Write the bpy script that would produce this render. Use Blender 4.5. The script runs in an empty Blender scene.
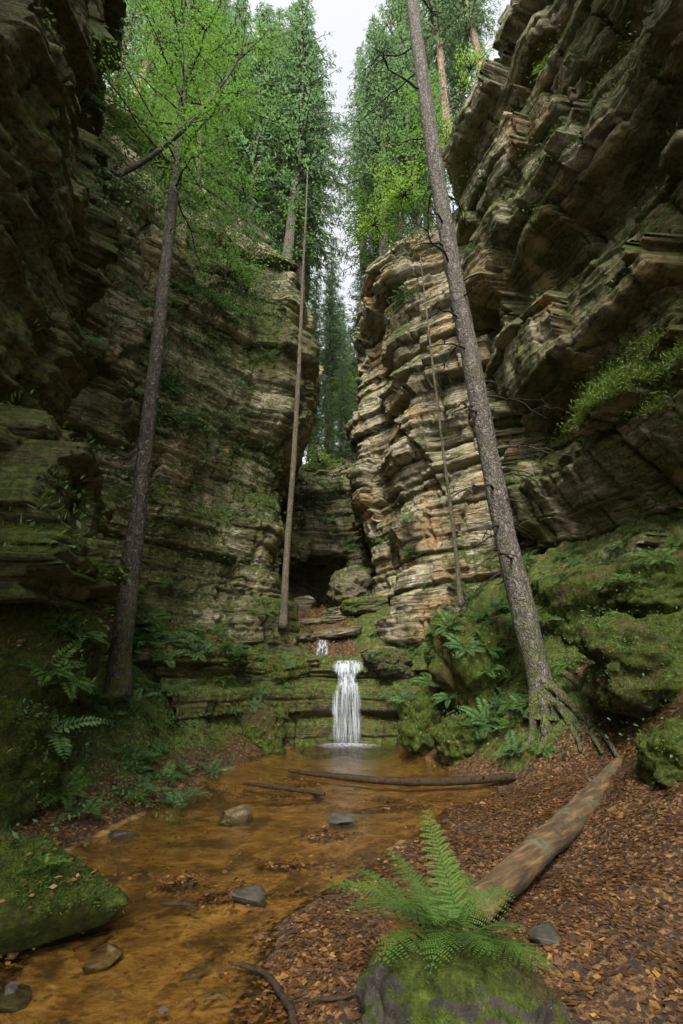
import bpy, math, random
import numpy as np
from mathutils import Vector, Matrix
C = bpy.context.scene.collection
SC = bpy.context.scene
R = math.radians
RS = np.random.RandomState

# ------------------------------------------------------------------ camera model
CAM_H, PITCH, FPX = 1.5, R(20), 1024*16/36
CP, SP = math.cos(PITCH), math.sin(PITCH)
def ray(px, py):
    a, b = (px-341.5)/FPX, -(py-512)/FPX
    return Vector((a, CP-b*SP, SP+b*CP))
def W(px, py, Y=None, Z=None):
    """world point on the line of sight of a photo pixel, at depth Y or at height Z"""
    d = ray(px, py)
    t = Y/d.y if Y is not None else (Z-CAM_H)/d.z
    return Vector((d.x*t, d.y*t, CAM_H+d.z*t))

# ------------------------------------------------------------------ noise
_r = RS(7)
_perm = np.concatenate([_r.permutation(256)]*3).astype(np.int64)
_g = _r.normal(size=(256, 3)); _g /= np.linalg.norm(_g, axis=1)[:, None]
def pn(p):
    p = np.asarray(p, float)
    i = np.floor(p).astype(np.int64); f = p-i; i &= 255
    u = f*f*f*(f*(f*6-15)+10)
    out = 0
    for dx in (0, 1):
        wx = u[:, 0] if dx else 1-u[:, 0]
        for dy in (0, 1):
            wy = u[:, 1] if dy else 1-u[:, 1]
            for dz in (0, 1):
                wz = u[:, 2] if dz else 1-u[:, 2]
                h = _perm[_perm[_perm[(i[:, 0]+dx) & 255]+((i[:, 1]+dy) & 255)]+((i[:, 2]+dz) & 255)]
                g = _g[h]
                out = out+wx*wy*wz*(g[:, 0]*(f[:, 0]-dx)+g[:, 1]*(f[:, 1]-dy)+g[:, 2]*(f[:, 2]-dz))
    return out*1.5
def fbm(p, o=4, g=.5, l=2.03):
    a, s = 1., 0
    for k in range(o):
        s = s+a*pn(p*(l**k)+k*31.7); a *= g
    return s
def hsh(*a):
    h = np.zeros(np.broadcast(*a).shape, np.float64)
    for k, x in enumerate(a): h = h+np.asarray(x, float)*(12.9898, 78.233, 37.719, 93.17)[k]
    return (np.sin(h)*43758.5453) % 1.0
def sstep(a, b, x):
    t = np.clip((x-a)/(b-a), 0, 1); return t*t*(3-2*t)

# ------------------------------------------------------------------ mesh helpers
class MB:
    def __init__(s): s.V, s.F, s.T, s.n = [], [], [], 0
    def add(s, V, F, t=.5):
        V = np.asarray(V, float).reshape(-1, 3); F = np.asarray(F, np.int64).reshape(-1, 4)
        s.V.append(V); s.F.append(F+s.n)
        s.T.append(np.broadcast_to(np.asarray(t, float), (len(V),)))
        s.n += len(V); return s
    def grid(s, P, t=.5, closed=False):
        P = np.asarray(P, float); a, b = P.shape[:2]
        i = np.arange(a*b).reshape(a, b)
        if closed: i = np.concatenate([i, i[:, :1]], 1)
        F = np.stack([i[:-1, :-1], i[:-1, 1:], i[1:, 1:], i[1:, :-1]], -1).reshape(-1, 4)
        tt = np.asarray(t, float)
        return s.add(P.reshape(-1, 3), F, tt.reshape(-1) if tt.ndim else t)
    def tube(s, pts, rad, sides=8, wob=0., seed=0, t=.5):
        pts = np.asarray([tuple(p) for p in pts], float); n = len(pts)
        rad = np.broadcast_to(np.asarray(rad, float), (n,))
        d = np.gradient(pts, axis=0); d /= np.linalg.norm(d, axis=1)[:, None]+1e-9
        ref = np.array([0, 0, 1.]) if abs(d[:, 2]).mean() < .8 else np.array([1., 0, 0])
        a = np.cross(d, ref); a /= np.linalg.norm(a, axis=1)[:, None]+1e-9
        b = np.cross(d, a)
        th = np.linspace(0, 2*np.pi, sides, endpoint=False)
        P = pts[:, None]+rad[:, None, None]*(np.cos(th)[None, :, None]*a[:, None]+np.sin(th)[None, :, None]*b[:, None])
        if wob:
            q = P.reshape(-1, 3)
            k = (1+wob*fbm(q*(.35/max(rad.max(), .01))+seed*9.1, 3)).reshape(n, sides, 1)
            P = pts[:, None]+(P-pts[:, None])*k
        P = np.concatenate([pts[:1, None]+0*P[:1], P, pts[-1:, None]+0*P[-1:]], 0)
        return s.grid(P, t, closed=True)
    def leafs(s, c, d, u, L, w, t=.5, fold=.0):
        """diamond leaves: base c, direction d, face normal u"""
        c = np.asarray(c, float).reshape(-1, 3); n = len(c)
        d = np.broadcast_to(d, (n, 3)).astype(float); u = np.broadcast_to(u, (n, 3)).astype(float)
        d = d/(np.linalg.norm(d, axis=1)[:, None]+1e-9)
        x = np.cross(d, u); x /= np.linalg.norm(x, axis=1)[:, None]+1e-9
        u = np.cross(x, d)
        L = np.broadcast_to(L, (n,))[:, None]; w = np.broadcast_to(w, (n,))[:, None]
        m = c+d*L*.45
        V = np.stack([c, m+x*w*.5+u*w*fold, c+d*L, m-x*w*.5+u*w*fold], 1).reshape(-1, 3)
        F = np.arange(4*n).reshape(n, 4)
        tt = np.repeat(np.broadcast_to(t, (n,)), 4)
        return s.add(V, F, tt)
    def mesh(s, name, mat, smooth=True):
        V = np.concatenate(s.V); F = np.concatenate(s.F); T = np.concatenate(s.T)
        me = bpy.data.meshes.new(name)
        me.vertices.add(len(V)); me.vertices.foreach_set('co', V.astype(np.float32).ravel())
        me.loops.add(F.size); me.loops.foreach_set('vertex_index', F.astype(np.int32).ravel())
        me.polygons.add(len(F)); me.polygons.foreach_set('loop_start', (np.arange(len(F))*4).astype(np.int32))
        me.polygons.foreach_set('loop_total', np.full(len(F), 4, np.int32))
        if smooth: me.polygons.foreach_set('use_smooth', np.ones(len(F), bool))
        a = me.attributes.new('tint', 'FLOAT', 'POINT'); a.data.foreach_set('value', T.astype(np.float32))
        me.update(calc_edges=True); me.validate()
        me.materials.append(mat); return me
    def build(s, name, mat, parent=None, smooth=True, loc=None):
        return obj(name, s.mesh(name, mat, smooth), parent, loc)
def obj(name, me, parent=None, loc=None, rot=None, scale=None):
    o = bpy.data.objects.new(name, me); C.objects.link(o)
    if parent: o.parent = parent
    if loc is not None: o.location = loc
    if rot is not None: o.rotation_euler = rot
    if scale is not None: o.scale = (scale,)*3 if not hasattr(scale, '__len__') else scale
    return o
def tag(o, label=None, cat=None, group=None, kind=None):
    for k, v in (('label', label), ('category', cat), ('group', group), ('kind', kind)):
        if v: o[k] = v
    return o
def thing(name, label, cat, loc=(0, 0, 0), group=None, kind=None):
    return tag(obj(name, None, loc=loc), label, cat, group, kind)
def dup(root, loc, rot=(0, 0, 0), scale=1, label=None, group=None):
    r = root.copy(); C.objects.link(r); r.location = loc; r.rotation_euler = rot
    r.scale = (scale,)*3 if not hasattr(scale, '__len__') else scale
    if label: r['label'] = label
    if group: r['group'] = group
    for ch in root.children:
        c = ch.copy(); C.objects.link(c); c.parent = r
    return r

# ------------------------------------------------------------------ materials
class Mat:
    def __init__(s, name):
        s.m = bpy.data.materials.new(name); s.m.use_nodes = True
        s.nt = s.m.node_tree; s.nt.nodes.clear()
        s.out = s.nt.nodes.new('ShaderNodeOutputMaterial')
        s.geo = s.nt.nodes.new('ShaderNodeNewGeometry')
        s.pos = s.geo.outputs['Position']
    def n(s, t, o=0, props=None, **k):
        nd = s.nt.nodes.new('ShaderNode'+t)
        for a, v in (props or {}).items(): setattr(nd, a, v)
        for a, v in k.items():
            a = a.replace('_', ' ')
            i = nd.inputs[int(a[1:])] if a[0] == 'i' and a[1:].isdigit() else nd.inputs[a]
            if isinstance(v, bpy.types.NodeSocket): s.nt.links.new(v, i)
            else: i.default_value = v
        return nd.outputs[o]
    def math(s, op, a, b=0., c=0., clamp=False):
        return s.n('Math', props={'operation': op, 'use_clamp': clamp}, i0=a, i1=b, i2=c)
    def noise(s, scale, detail=5, rough=.55, vec=None, dist=0.):
        return s.n('TexNoise', Vector=vec or s.pos, Scale=scale, Detail=detail, Roughness=rough, Distortion=dist)
    def scaled(s, v, off=(0, 0, 0)):
        return s.n('Mapping', Vector=s.pos, Scale=v, Location=off)
    def ramp(s, f, stops, interp='LINEAR'):
        nd = s.nt.nodes.new('ShaderNodeValToRGB'); s.nt.links.new(f, nd.inputs[0])
        cr = nd.color_ramp; cr.interpolation = interp
        while len(cr.elements) < len(stops): cr.elements.new(.5)
        for e, (p, c) in zip(cr.elements, stops):
            e.position = p; e.color = (*(c if hasattr(c, '__len__') else (c, c, c)), 1)
        return nd.outputs[0]
    def step(s, x, a, b):
        return s.n('MapRange', props={'interpolation_type': 'SMOOTHSTEP'}, Value=x, From_Min=a, From_Max=b)
    def mix(s, f, a, b, mode='MIX'):
        nd = s.nt.nodes.new('ShaderNodeMix'); nd.data_type = 'RGBA'; nd.blend_type = mode
        for sock, v in ((nd.inputs[0], f), (nd.inputs[6], a), (nd.inputs[7], b)):
            if isinstance(v, bpy.types.NodeSocket): s.nt.links.new(v, sock)
            else: sock.default_value = (*v, 1) if hasattr(v, '__len__') else v
        return nd.outputs[2]
    def nz(s):
        return s.n('SeparateXYZ', 2, Vector=s.geo.outputs['Normal'])
    def attr(s, name):
        return s.n('Attribute', 2, props={'attribute_name': name})
    def bump(s, h, st, dist, nrm=None):
        k = dict(Height=h, Strength=st, Distance=dist)
        if nrm is not None: k['Normal'] = nrm
        return s.n('Bump', **k)
    def pbsdf(s, **k):
        return s.n('BsdfPrincipled', **k)
    def end(s, sh, vol=None):
        if sh is not None: s.nt.links.new(sh, s.out.inputs[0])
        if vol is not None: s.nt.links.new(vol, s.out.inputs[1])
        return s.m

def moss_color(m, sc=1.):
    a = m.noise(9*sc, 6, .7); b = m.noise(1.1*sc, 3)
    c = m.ramp(a, [(.3, (.014, .02, .003)), (.5, (.05, .068, .008)), (.68, (.13, .16, .018))])
    return m.mix(m.step(b, .45, .65), c, m.ramp(a, [(.3, (.03, .03, .008)), (.7, (.1, .11, .02))]))

def rock_mat(name, moss=.5, tone=1., ochre=.5, algae=.3, pale=.3, patch=2.):
    """banded sandstone with lichen, algae film and moss on what faces up"""
    m = Mat(name)
    strat = m.noise(1., 6, .62, m.scaled((.55, .55, 7.)), .3)
    fine = m.noise(14, 6, .68)
    big = m.noise(.55, 4, .6)
    lam = m.noise(1., 5, .6, m.scaled((1.3, 1.3, 20.)), .5)
    mid = m.noise(2.3, 5, .6, m.scaled((1, 1, 1.6), (5, 3, 1)))
    c = m.ramp(strat, [(.25, tuple(v*tone for v in (.045, .04, .025))), (.45, tuple(v*tone for v in (.185, .155, .095))),
                       (.6, tuple(v*tone for v in (.31, .27, .17))), (.78, tuple(v*tone for v in (.14, .115, .075)))])
    c = m.mix(m.math('MULTIPLY', m.step(big, .5, .66), ochre), c, (.3*tone, .16*tone, .045*tone))
    c = m.mix(m.math('MULTIPLY', m.step(mid, .56, .68), pale), c, (.36*tone, .345*tone, .28*tone))
    c = m.mix(m.math('MULTIPLY', m.step(fine, .5, .3), .6), c, (.04, .033, .025))
    c = m.mix(m.math('MULTIPLY', m.step(lam, .46, .36), .8), c, (.028, .022, .014))
    al = m.noise(.8, 5, .65, m.scaled((1.3, 1.3, .5), (9, 2, 4)))
    c = m.mix(m.math('MULTIPLY', m.step(al, .62-algae*.35, .8-algae*.35), .75), c, m.mix(m.step(fine, .35, .65), (.016, .022, .007), (.1, .11, .022)))
    nz = m.nz()
    mk = m.math('ADD', nz, m.math('MULTIPLY', m.math('SUBTRACT', m.noise(1.7, 6, .7), .5), 1.5))
    mk = m.math('ADD', mk, m.math('MULTIPLY', m.math('SUBTRACT', m.noise(.5, 4, .6, m.scaled((1.5, 1.5, .8), (3, 7, 1))), .5), patch))
    mk = m.step(mk, .75-moss*.9, 1.05-moss*.9)
    c = m.mix(mk, c, moss_color(m))
    h = m.math('ADD', m.math('ADD', m.math('MULTIPLY', strat, .7), m.math('MULTIPLY', lam, .6)), m.math('MULTIPLY', fine, .4))
    b = m.bump(h, 1., .12)
    b = m.bump(m.noise(38, 6, .75), .8, .025, b)
    return m.end(m.pbsdf(Base_Color=c, Roughness=.82, Normal=b, Specular_IOR_Level=.3))

def moss_rock_mat(name, cover=.8):
    m = Mat(name)
    fine = m.noise(30, 6, .7)
    rock = m.ramp(m.noise(6, 6, .65), [(.3, (.02, .018, .014)), (.5, (.06, .052, .04)), (.7, (.13, .115, .09))])
    mk = m.math('ADD', m.nz(), m.math('MULTIPLY', m.math('SUBTRACT', m.noise(2.6, 6, .7), .5), 1.6))
    mk = m.step(mk, .7-cover, 1.-cover)
    mc = m.ramp(m.noise(16, 7, .75), [(.3, (.008, .011, .002)), (.47, (.036, .05, .005)), (.6, (.075, .1, .01)), (.75, (.16, .18, .018))])
    mc = m.mix(m.step(m.noise(1.3, 4), .48, .68), mc, m.ramp(fine, [(.3, (.02, .016, .006)), (.7, (.11, .085, .03))]))
    c = m.mix(mk, rock, mc)
    b = m.bump(m.noise(11, 7, .75), 1., .06)
    b = m.bump(m.noise(70, 5, .75), .9, .02, b)
    return m.end(m.pbsdf(Base_Color=c, Roughness=.9, Normal=b, Specular_IOR_Level=.2))

def stone_mat(name, col=(.09, .075, .055), wet=.35):
    m = Mat(name)
    c = m.ramp(m.noise(9, 6, .65), [(.3, tuple(v*.35 for v in col)), (.55, col), (.75, tuple(v*1.7 for v in col))])
    c = m.mix(m.step(m.math('ADD', m.math('MULTIPLY', m.nz(), .5), m.noise(8, 5)), 1.08, 1.25), c, (.035, .05, .012))
    return m.end(m.pbsdf(Base_Color=c, Roughness=wet, Normal=m.bump(m.noise(25, 6, .7), .6, .02)))

def bark_mat(name, col=(.1, .085, .065), moss=.2, sc=1.):
    m = Mat(name)
    v = m.noise(1., 6, .65, m.scaled((16*sc, 16*sc, 4*sc)))
    wv = m.n('VectorMath', 0, props={'operation': 'MULTIPLY_ADD'}, i0=m.n('TexNoise', 1, Vector=m.pos, Scale=7.*sc, Detail=4.), i1=(.22/sc,)*3, i2=m.pos)
    wv = m.n('Mapping', Vector=wv, Scale=(17*sc, 17*sc, 6.5*sc))
    plate = m.n('TexVoronoi', 0, props={'feature': 'DISTANCE_TO_EDGE'}, Vector=wv, Scale=1.)
    c = m.ramp(v, [(.28, tuple(x*.3 for x in col)), (.5, col), (.72, tuple(min(1, x*1.9) for x in col))])
    c = m.mix(m.step(plate, .12, .0), c, tuple(x*.25 for x in col))
    c = m.mix(m.math('MULTIPLY', m.step(m.noise(11, 6, .7), .56, .66), .6), c, (.21, .2, .165))
    c = m.mix(m.math('MULTIPLY', m.step(m.noise(1.3, 4, .6), .52, .66), .5), c, (.07, .07, .035))
    z = m.n('SeparateXYZ', 2, Vector=m.pos)
    lo = m.step(m.math('ADD', z, m.math('MULTIPLY', m.noise(2.5, 4), -2.2)), 1.6+moss*2, -.9)
    c = m.mix(m.math('MULTIPLY', lo, m.math('MULTIPLY', m.step(m.noise(6, 5), .38, .6), min(1, moss*2))), c, (.06, .075, .014))
    h = m.math('ADD', v, m.math('MULTIPLY', m.step(plate, 0, .3), .5))
    return m.end(m.pbsdf(Base_Color=c, Roughness=.85, Normal=m.bump(h, 1., .03), Specular_IOR_Level=.25))

def leaf_mat(name, a, b, c, trans=.35, rough=.5):
    m = Mat(name)
    col = m.ramp(m.math('ADD', m.math('MULTIPLY', m.attr('tint'), .75), m.math('MULTIPLY', m.noise(1.2, 3), .25)), [(.1, a), (.5, b), (.9, c)])
    p = m.pbsdf(Base_Color=col, Roughness=rough, Specular_IOR_Level=.3)
    t = m.n('BsdfTranslucent', Color=m.mix(.5, col, tuple(x*1.4 for x in c)))
    return m.end(m.n('MixShader', i0=trans, i1=p, i2=t))

def ground_mat():
    m = Mat('ground')
    A = lambda n: m.attr(n)
    wet, moss = A('sand'), A('moss')
    cell = m.n('TexVoronoi', 1, Vector=m.pos, Scale=34., Randomness=1.)
    cv = m.n('SeparateColor', 0, Color=cell)
    fine = m.noise(22, 7, .7)
    lit = m.ramp(cv, [(.0, (.02, .011, .006)), (.4, (.055, .028, .01)), (.7, (.12, .058, .017)), (.95, (.2, .1, .03))])
    lit = m.mix(m.step(fine, .55, .4), lit, (.022, .013, .008))
    sand = m.ramp(m.noise(3.5, 6, .62, None, .6), [(.3, (.08, .045, .014)), (.5, (.21, .12, .035)), (.72, (.38, .25, .09))])
    rip = m.noise(1., 5, .6, m.scaled((5, 13, 5)), .8)
    sand = m.mix(m.math('MULTIPLY', m.step(rip, .5, .62), .55), sand, (.3, .19, .075))
    sand = m.mix(m.math('MULTIPLY', m.step(m.noise(12, 5, .6), .55, .66), .75), sand, (.05, .024, .008))
    sand = m.mix(m.math('MULTIPLY', m.step(m.noise(1.6, 7, .7), .5, .6), .8), sand, (.05, .028, .012))
    mc = m.ramp(m.noise(10, 7, .75), [(.3, (.01, .013, .003)), (.48, (.036, .05, .006)), (.62, (.075, .1, .011)), (.76, (.14, .16, .02))])
    mc = m.mix(m.step(m.noise(2.1, 5, .65), .55, .66), mc, lit)
    c = m.mix(m.step(m.math('ADD', moss, m.math('MULTIPLY', m.math('SUBTRACT', m.noise(2.4, 6, .7), .5), 1.1)), .42, .58), lit, mc)
    c = m.mix(m.step(m.math('ADD', wet, m.math('MULTIPLY', m.math('SUBTRACT', m.noise(4, 6, .7), .5), .5)), .4, .6), c, sand)
    b = m.bump(m.noise(9, 7, .72), .8, .06)
    b = m.bump(cv, .35, .02, b)
    ro = m.n('MapRange', Value=wet, To_Min=.8, To_Max=.5)
    return m.end(m.pbsdf(Base_Color=c, Roughness=ro, Normal=b, Specular_IOR_Level=.3))

def water_mat():
    m = Mat('stream_water')
    nb = m.bump(m.math('ADD', m.noise(6, 3, .5, m.scaled((1, .6, 1))), m.math('MULTIPLY', m.noise(24, 4), .6)), .42, .05)
    f = m.n('Fresnel', IOR=1.33, Normal=nb)
    g = m.n('BsdfGlossy', Color=(1, 1, 1, 1), Roughness=.06, Normal=nb)
    t = m.n('BsdfTransparent', Color=(.9, .82, .62, 1))
    return m.end(m.n('MixShader', i0=f, i1=t, i2=g))

def fall_mat(name, dens=.5, sc=30.):
    m = Mat(name)
    st = m.noise(1., 4, .55, m.scaled((sc, sc*.3, 1.1)))
    a = m.math('MULTIPLY', m.step(st, .6-dens*.5, 1.05-dens*.5), m.attr('tint'), clamp=True)
    d = m.pbsdf(Base_Color=(.52, .56, .6, 1), Roughness=.4)
    t = m.n('BsdfTranslucent', Color=(.8, .85, .9, 1))
    d = m.n('MixShader', i0=.35, i1=d, i2=t)
    tr = m.n('BsdfTransparent', Color=(1, 1, 1, 1))
    return m.end(m.n('MixShader', i0=a, i1=tr, i2=d))

ROCK_L1 = rock_mat('dark_mossy_sandstone', 1.0, 1.0, .35, 1., .1, 2.8)
ROCK_L2 = rock_mat('left_sandstone', .88, 1.5, .35, .65, .55, 2.6)
ROCK_R1 = rock_mat('right_sandstone', .84, 1.25, .6, .65, .3, 2.4)
ROCK_R2 = rock_mat('pale_sandstone', .5, 1.4, .6, .4, .8)
ROCK_B = rock_mat('back_sandstone', .5, .75, .3, .5, .2)
ROCK_F = rock_mat('wet_ledge_rock', .95, .45, .8, .6, .1)
TRAIL = rock_mat('brown_step_rock', .25, .75, .9, .1, .1)
MOSSR = moss_rock_mat('mossy_boulder', 1.7)
MOSSR2 = moss_rock_mat('half_mossy_boulder', .6)
MOSSR3 = moss_rock_mat('dark_fern_stone', .25)
STONE = stone_mat('stream_stone', (.04, .036, .026), .6)
STONE2 = stone_mat('pale_stream_stone', (.09, .062, .03), .55)
GROUND = ground_mat()
BARK = bark_mat('spruce_bark', (.115, .098, .08), .55)
ROOTB = bark_mat('mossy_root', (.08, .065, .045), .95)
BARK_D = bark_mat('dark_bark', (.055, .047, .033), .6, 1.)
BARK_R = bark_mat('reddish_bark', (.2, .13, .085), 0, .5)
BARK_T = bark_mat('thin_bark', (.17, .14, .09), .1, 2.)
def log_mat():
    m = Mat('log_wood'); o = m.n('TexCoord', 3)
    g = m.noise(1., 6, .65, m.n('Mapping', Vector=m.n('VectorRotate', props={'rotation_type': 'Z_AXIS'}, Vector=o, Angle=R(-42)), Scale=(2.2, 24, 24)))
    c = m.ramp(g, [(.3, (.015, .008, .004)), (.5, (.06, .034, .011)), (.7, (.17, .1, .033))])
    c = m.mix(m.step(m.noise(3.2, 5, .65), .5, .62), c, m.ramp(m.noise(14, 5), [(.3, (.03, .028, .012)), (.7, (.1, .085, .045))]))
    c = m.mix(m.math('MULTIPLY', m.step(m.noise(7, 6, .7), .54, .64), .7), c, (.02, .014, .008))
    return m.end(m.pbsdf(Base_Color=c, Roughness=.75, Normal=m.bump(g, .7, .02)))
LOGM = log_mat()
def stick_mat(name, a, b, rough=.6):
    m = Mat(name); f = m.noise(18, 6, .7)
    c = m.mix(m.step(m.noise(5, 4), .55, .68), m.ramp(f, [(.3, a), (.7, b)]), tuple(x*.5 for x in b))
    return m.end(m.pbsdf(Base_Color=c, Roughness=.8, Specular_IOR_Level=.15, Normal=m.bump(f, 1., .02)))
TWIG = stick_mat('dead_twig', (.012, .009, .007), (.045, .036, .027))
STICK = stick_mat('wet_stick', (.008, .006, .004), (.05, .03, .014), .5)
FERN = leaf_mat('fern_green', (.018, .042, .007), (.042, .088, .012), (.105, .17, .026), .3, .7)
FERN_D = leaf_mat('fern_dark', (.02, .045, .014), (.042, .09, .026), (.085, .15, .04), .3, .75)
BEECH = leaf_mat('beech_leaf', (.022, .058, .011), (.05, .12, .02), (.11, .21, .03), .5)
BRIGHT = leaf_mat('bright_leaf', (.05, .11, .012), (.1, .2, .02), (.2, .32, .04), .5)
SPRUCE = leaf_mat('spruce_needles', (.03, .07, .032), (.07, .14, .06), (.13, .22, .085), .5)
GRASS = leaf_mat('ledge_grass', (.035, .06, .009), (.075, .12, .015), (.15, .2, .03), .35)
DRY = leaf_mat('dry_frond', (.06, .025, .008), (.14, .06, .016), (.22, .11, .03), .2)
LITTER = leaf_mat('fallen_leaf', (.024, .012, .006), (.11, .05, .015), (.31, .165, .048), .1, .5)

# ------------------------------------------------------------------ terrain
TP = np.array([
 # stream bed
 (-1.0,2,-.06),(-1.1,3,-.06),(-1,4,-.06),(-.9,5,-.07),(-.5,6,-.07),(-.3,7,-.08),(0,8,-.1),(0,9,-.12),(0,10,-.15),(0,11,-.2),(.1,12,-.2),
 (-2,7,-.05),(-2,5.5,-.05),(-2,4,-.05),(-1.8,2.5,-.05),(1.3,8.5,-.08),(1.2,10,-.12),(-1.3,10,-.1),(1.2,11.5,-.15),(1.4,7.6,-.05),(-1.2,8.5,-.06),
 # left shore and slope
 (-2.75,5,.04),(-2.5,6.5,.05),(-2.5,8.2,.08),(-2.1,9.6,.07),(-1.7,10.8,.05),
 (-3.2,6.5,.5),(-3.3,7.5,.6),(-3.7,8.1,.95),(-3.1,9.2,.6),(-4.5,8,1.5),(-5,9,2.2),(-3.4,5.5,.4),(-4,5,.8),(-2.8,10.7,.6),(-2.6,11.8,2),(-3.5,11,1.6),(-2.3,3.4,.1),(-2.6,2.4,.25),
 # right shore
 (1.75,11.8,.05),(1.9,10.6,.08),(2.0,9.2,.05),(2.45,7.6,.04),(1.4,6.5,.02),(.7,5.1,.02),(-.1,4.0,.015),(-.4,2.9,.015),(-.5,1.5,.015),
 # beach
 (.6,3,.08),(1.6,2.75,.12),(1.5,4.5,.1),(2.15,4.5,.15),(2,6,.11),(2.6,6.7,.17),(3,3,.35),(3.2,4.8,.7),(3.45,6.5,.4),(4,5.5,1.35),(1,1.2,.1),(2.5,1.2,.25),
 # bank
 (3.0,7.7,.6),(3.3,8,.95),(2.7,8.6,.6),(2.5,9.6,.75),(2.5,10.5,1.25),(2.3,11.6,1.5),(3.0,10.2,2.2),(3.3,12,3.1),(4.7,10.5,4.2),(4,9.3,3.1),(4.2,8.2,2.1),(4.9,8.2,3.2),
 (5.9,7.5,4.0),(4.8,6.8,2.3),(5.4,5.8,2.9),(5.2,4.5,2.4),(6.5,5,3.5),(4.5,3,1.3),(6.5,9,4.5),(4.1,7.1,1.2),
 # above the falls
 (-1,12.5,-.2),(0,12.6,-.2),(1,12.5,-.2),(0,13.0,-.1),(1.0,12.9,.2),(-.8,12.9,.3),
 (-.3,13.7,2.0),(.3,13.7,1.9),(-.3,14.3,2.45),(-.5,15,2.9),(-.5,16,3.3),(-.8,18,3.9),(-1.4,19,4.1),(.8,15,3.5),(1.5,13.5,2.9),(-1.5,13.3,2.4),(1.2,13.6,2.4),(2.2,12.8,2.6),(-.5,21,4.2),(-.9,13.6,2.2),
 # around
 (-8,0,3),(-8,10,4),(8,0,4),(9,10,5),(0,-3,0),(-3,0,.4),(3,0,.3),(0,26,5),(-6,24,5),(6,24,5),(-5,-6,1),(5,-6,1)], float)
def _rbf():
    d = np.linalg.norm(TP[:, None, :2]-TP[None, :, :2], axis=2)
    n = len(TP); A = np.zeros((n+1, n+1)); A[:n, :n] = d-np.eye(n)*.03; A[:n, n] = 1; A[n, :n] = 1
    return np.linalg.solve(A, np.append(TP[:, 2], 0))
_w = _rbf()
LSH = np.array([(-1.9,0),(-1.75,1.5),(-1.85,3),(-2.2,4.2),(-2.7,5),(-2.45,6.5),(-2.4,8.2),(-2.0,9.6),(-1.65,10.8),(-1.2,12)], float)
RSH = np.array([(-.5,0),(-.5,1.5),(-.38,2.9),(-.1,4),(.7,5.1),(1.4,6.4),(2.35,7.3),(2.0,8.6),(1.9,9.6),(1.8,10.6),(1.7,11.8),(1.6,12)], float)
def stream_w(x, y):
    """signed distance-like: >0 inside the stream"""
    l = np.interp(y, LSH[:, 1], LSH[:, 0]); r = np.interp(y, RSH[:, 1], RSH[:, 0])
    return np.minimum(np.minimum(x-l, r-x), (12.3-y))
BARS = [(-.85, 4.15, .3, .16, .11), (-.15, 5.45, .22, .18, .1), (-.45, 4.7, .35, .12, .07), (-1.3, 4.4, .2, .1, .06), (-.2, 3.5, .3, .3, .06), (-2.0, 7.4, .5, .35, .08), (-.6, 7.0, .5, .1, .06), (.6, 6.6, .6, .2, .06)]
def gh(x, y, detail=True):
    x = np.atleast_1d(np.asarray(x, float)); y = np.atleast_1d(np.asarray(y, float))
    z = np.empty(len(x))
    for a in range(0, len(x), 20000):
        q = slice(a, a+20000)
        d = np.sqrt((x[q, None]-TP[None, :, 0])**2+(y[q, None]-TP[None, :, 1])**2)
        z[q] = d@_w[:-1]+_w[-1]
    far = sstep(14, 30, np.hypot(x, y-8)); z = z*(1-far)+far*np.where(y < 0, .5, 5)
    if detail:
        sw = stream_w(x, y); o = np.stack([x, y, 0*x], 1)
        bank = sstep(.15, 1.2, -sw)*(1-.75*sstep(2.2, .2, z)*(x > 0)*(y < 7))
        z = z+bank*(fbm(o*.9+3, 5)*.32+np.abs(pn(o*2.3+8))*.18)+fbm(o*3.+20, 4)*.012*(1-bank)+.02*pn(o*1.3)*(sw > -.5)
        # the stream bed is kept under the water except for a few bars
        z = np.where(sw > .25, np.minimum(z, -.012+.03*pn(o*1.1+55)), z)
        for bx, by, rx, ry, hh in BARS: z = z+hh*np.exp(-((x-bx)/rx)**2-((y-by)/ry)**2)*(.6+.8*pn(o*3.+9))
    return z
def ghs(x, y): return float(gh(x, y)[0])
def dense(a, b, c, d, n0, n1, n2):
    return np.concatenate([np.linspace(a, b, n0, endpoint=False), np.linspace(b, c, n1, endpoint=False), np.linspace(c, d, n2)])
gx = dense(-60, -6.5, 7.5, 60, 14, 420, 14); gy = dense(-60, 1.0, 13, 90, 16, 420, 90)
# finer near the camera
X, Y = np.meshgrid(gx, gy)
Z = gh(X.ravel(), Y.ravel()).reshape(X.shape)
b = MB(); b.grid(np.stack([X, Y, Z], -1))
gm = b.mesh('ground', GROUND)
xf, yf, zf = X.ravel(), Y.ravel(), Z.ravel()
sw = stream_w(xf, yf)
sand = sstep(.02, .3, sw)
sand = np.maximum(sand, .8*sstep(.5, .2, np.abs(xf+.45-.1*(yf-13)))*(yf > 12.5)*(yf < 20)*0)
for bx, by, rx, ry, hh in BARS: sand = sand*(1-.9*np.exp(-((xf-bx)/(rx*1.1))**2-((yf-by)/(ry*1.2))**2))
moss = sstep(.1, .5, -sw)*(1-sstep(1.5, .9, zf)*sstep(-.6, .3, xf)*sstep(7.9, 7.1, yf))
gul = sstep(.9, .3, np.hypot((xf-4.1)*.8, yf-6.6))
moss = np.clip(moss-gul*.8-.35*(xf < -2)*(zf < .5)-.9*sstep(.95, .5, np.abs(xf+.25+.16*(yf-13.5)))*sstep(12.8, 13.4, yf)-.1*sstep(12.5, 14, yf), 0, 1)
for nme, v in (('sand', sand), ('moss', moss)):
    a = gm.attributes.new(nme, 'FLOAT', 'POINT'); a.data.foreach_set('value', v.astype(np.float32))
tag(obj('ground', gm), 'leaf strewn earth, moss banks and sandy bed of the gorge floor', 'ground', kind='structure')

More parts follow.
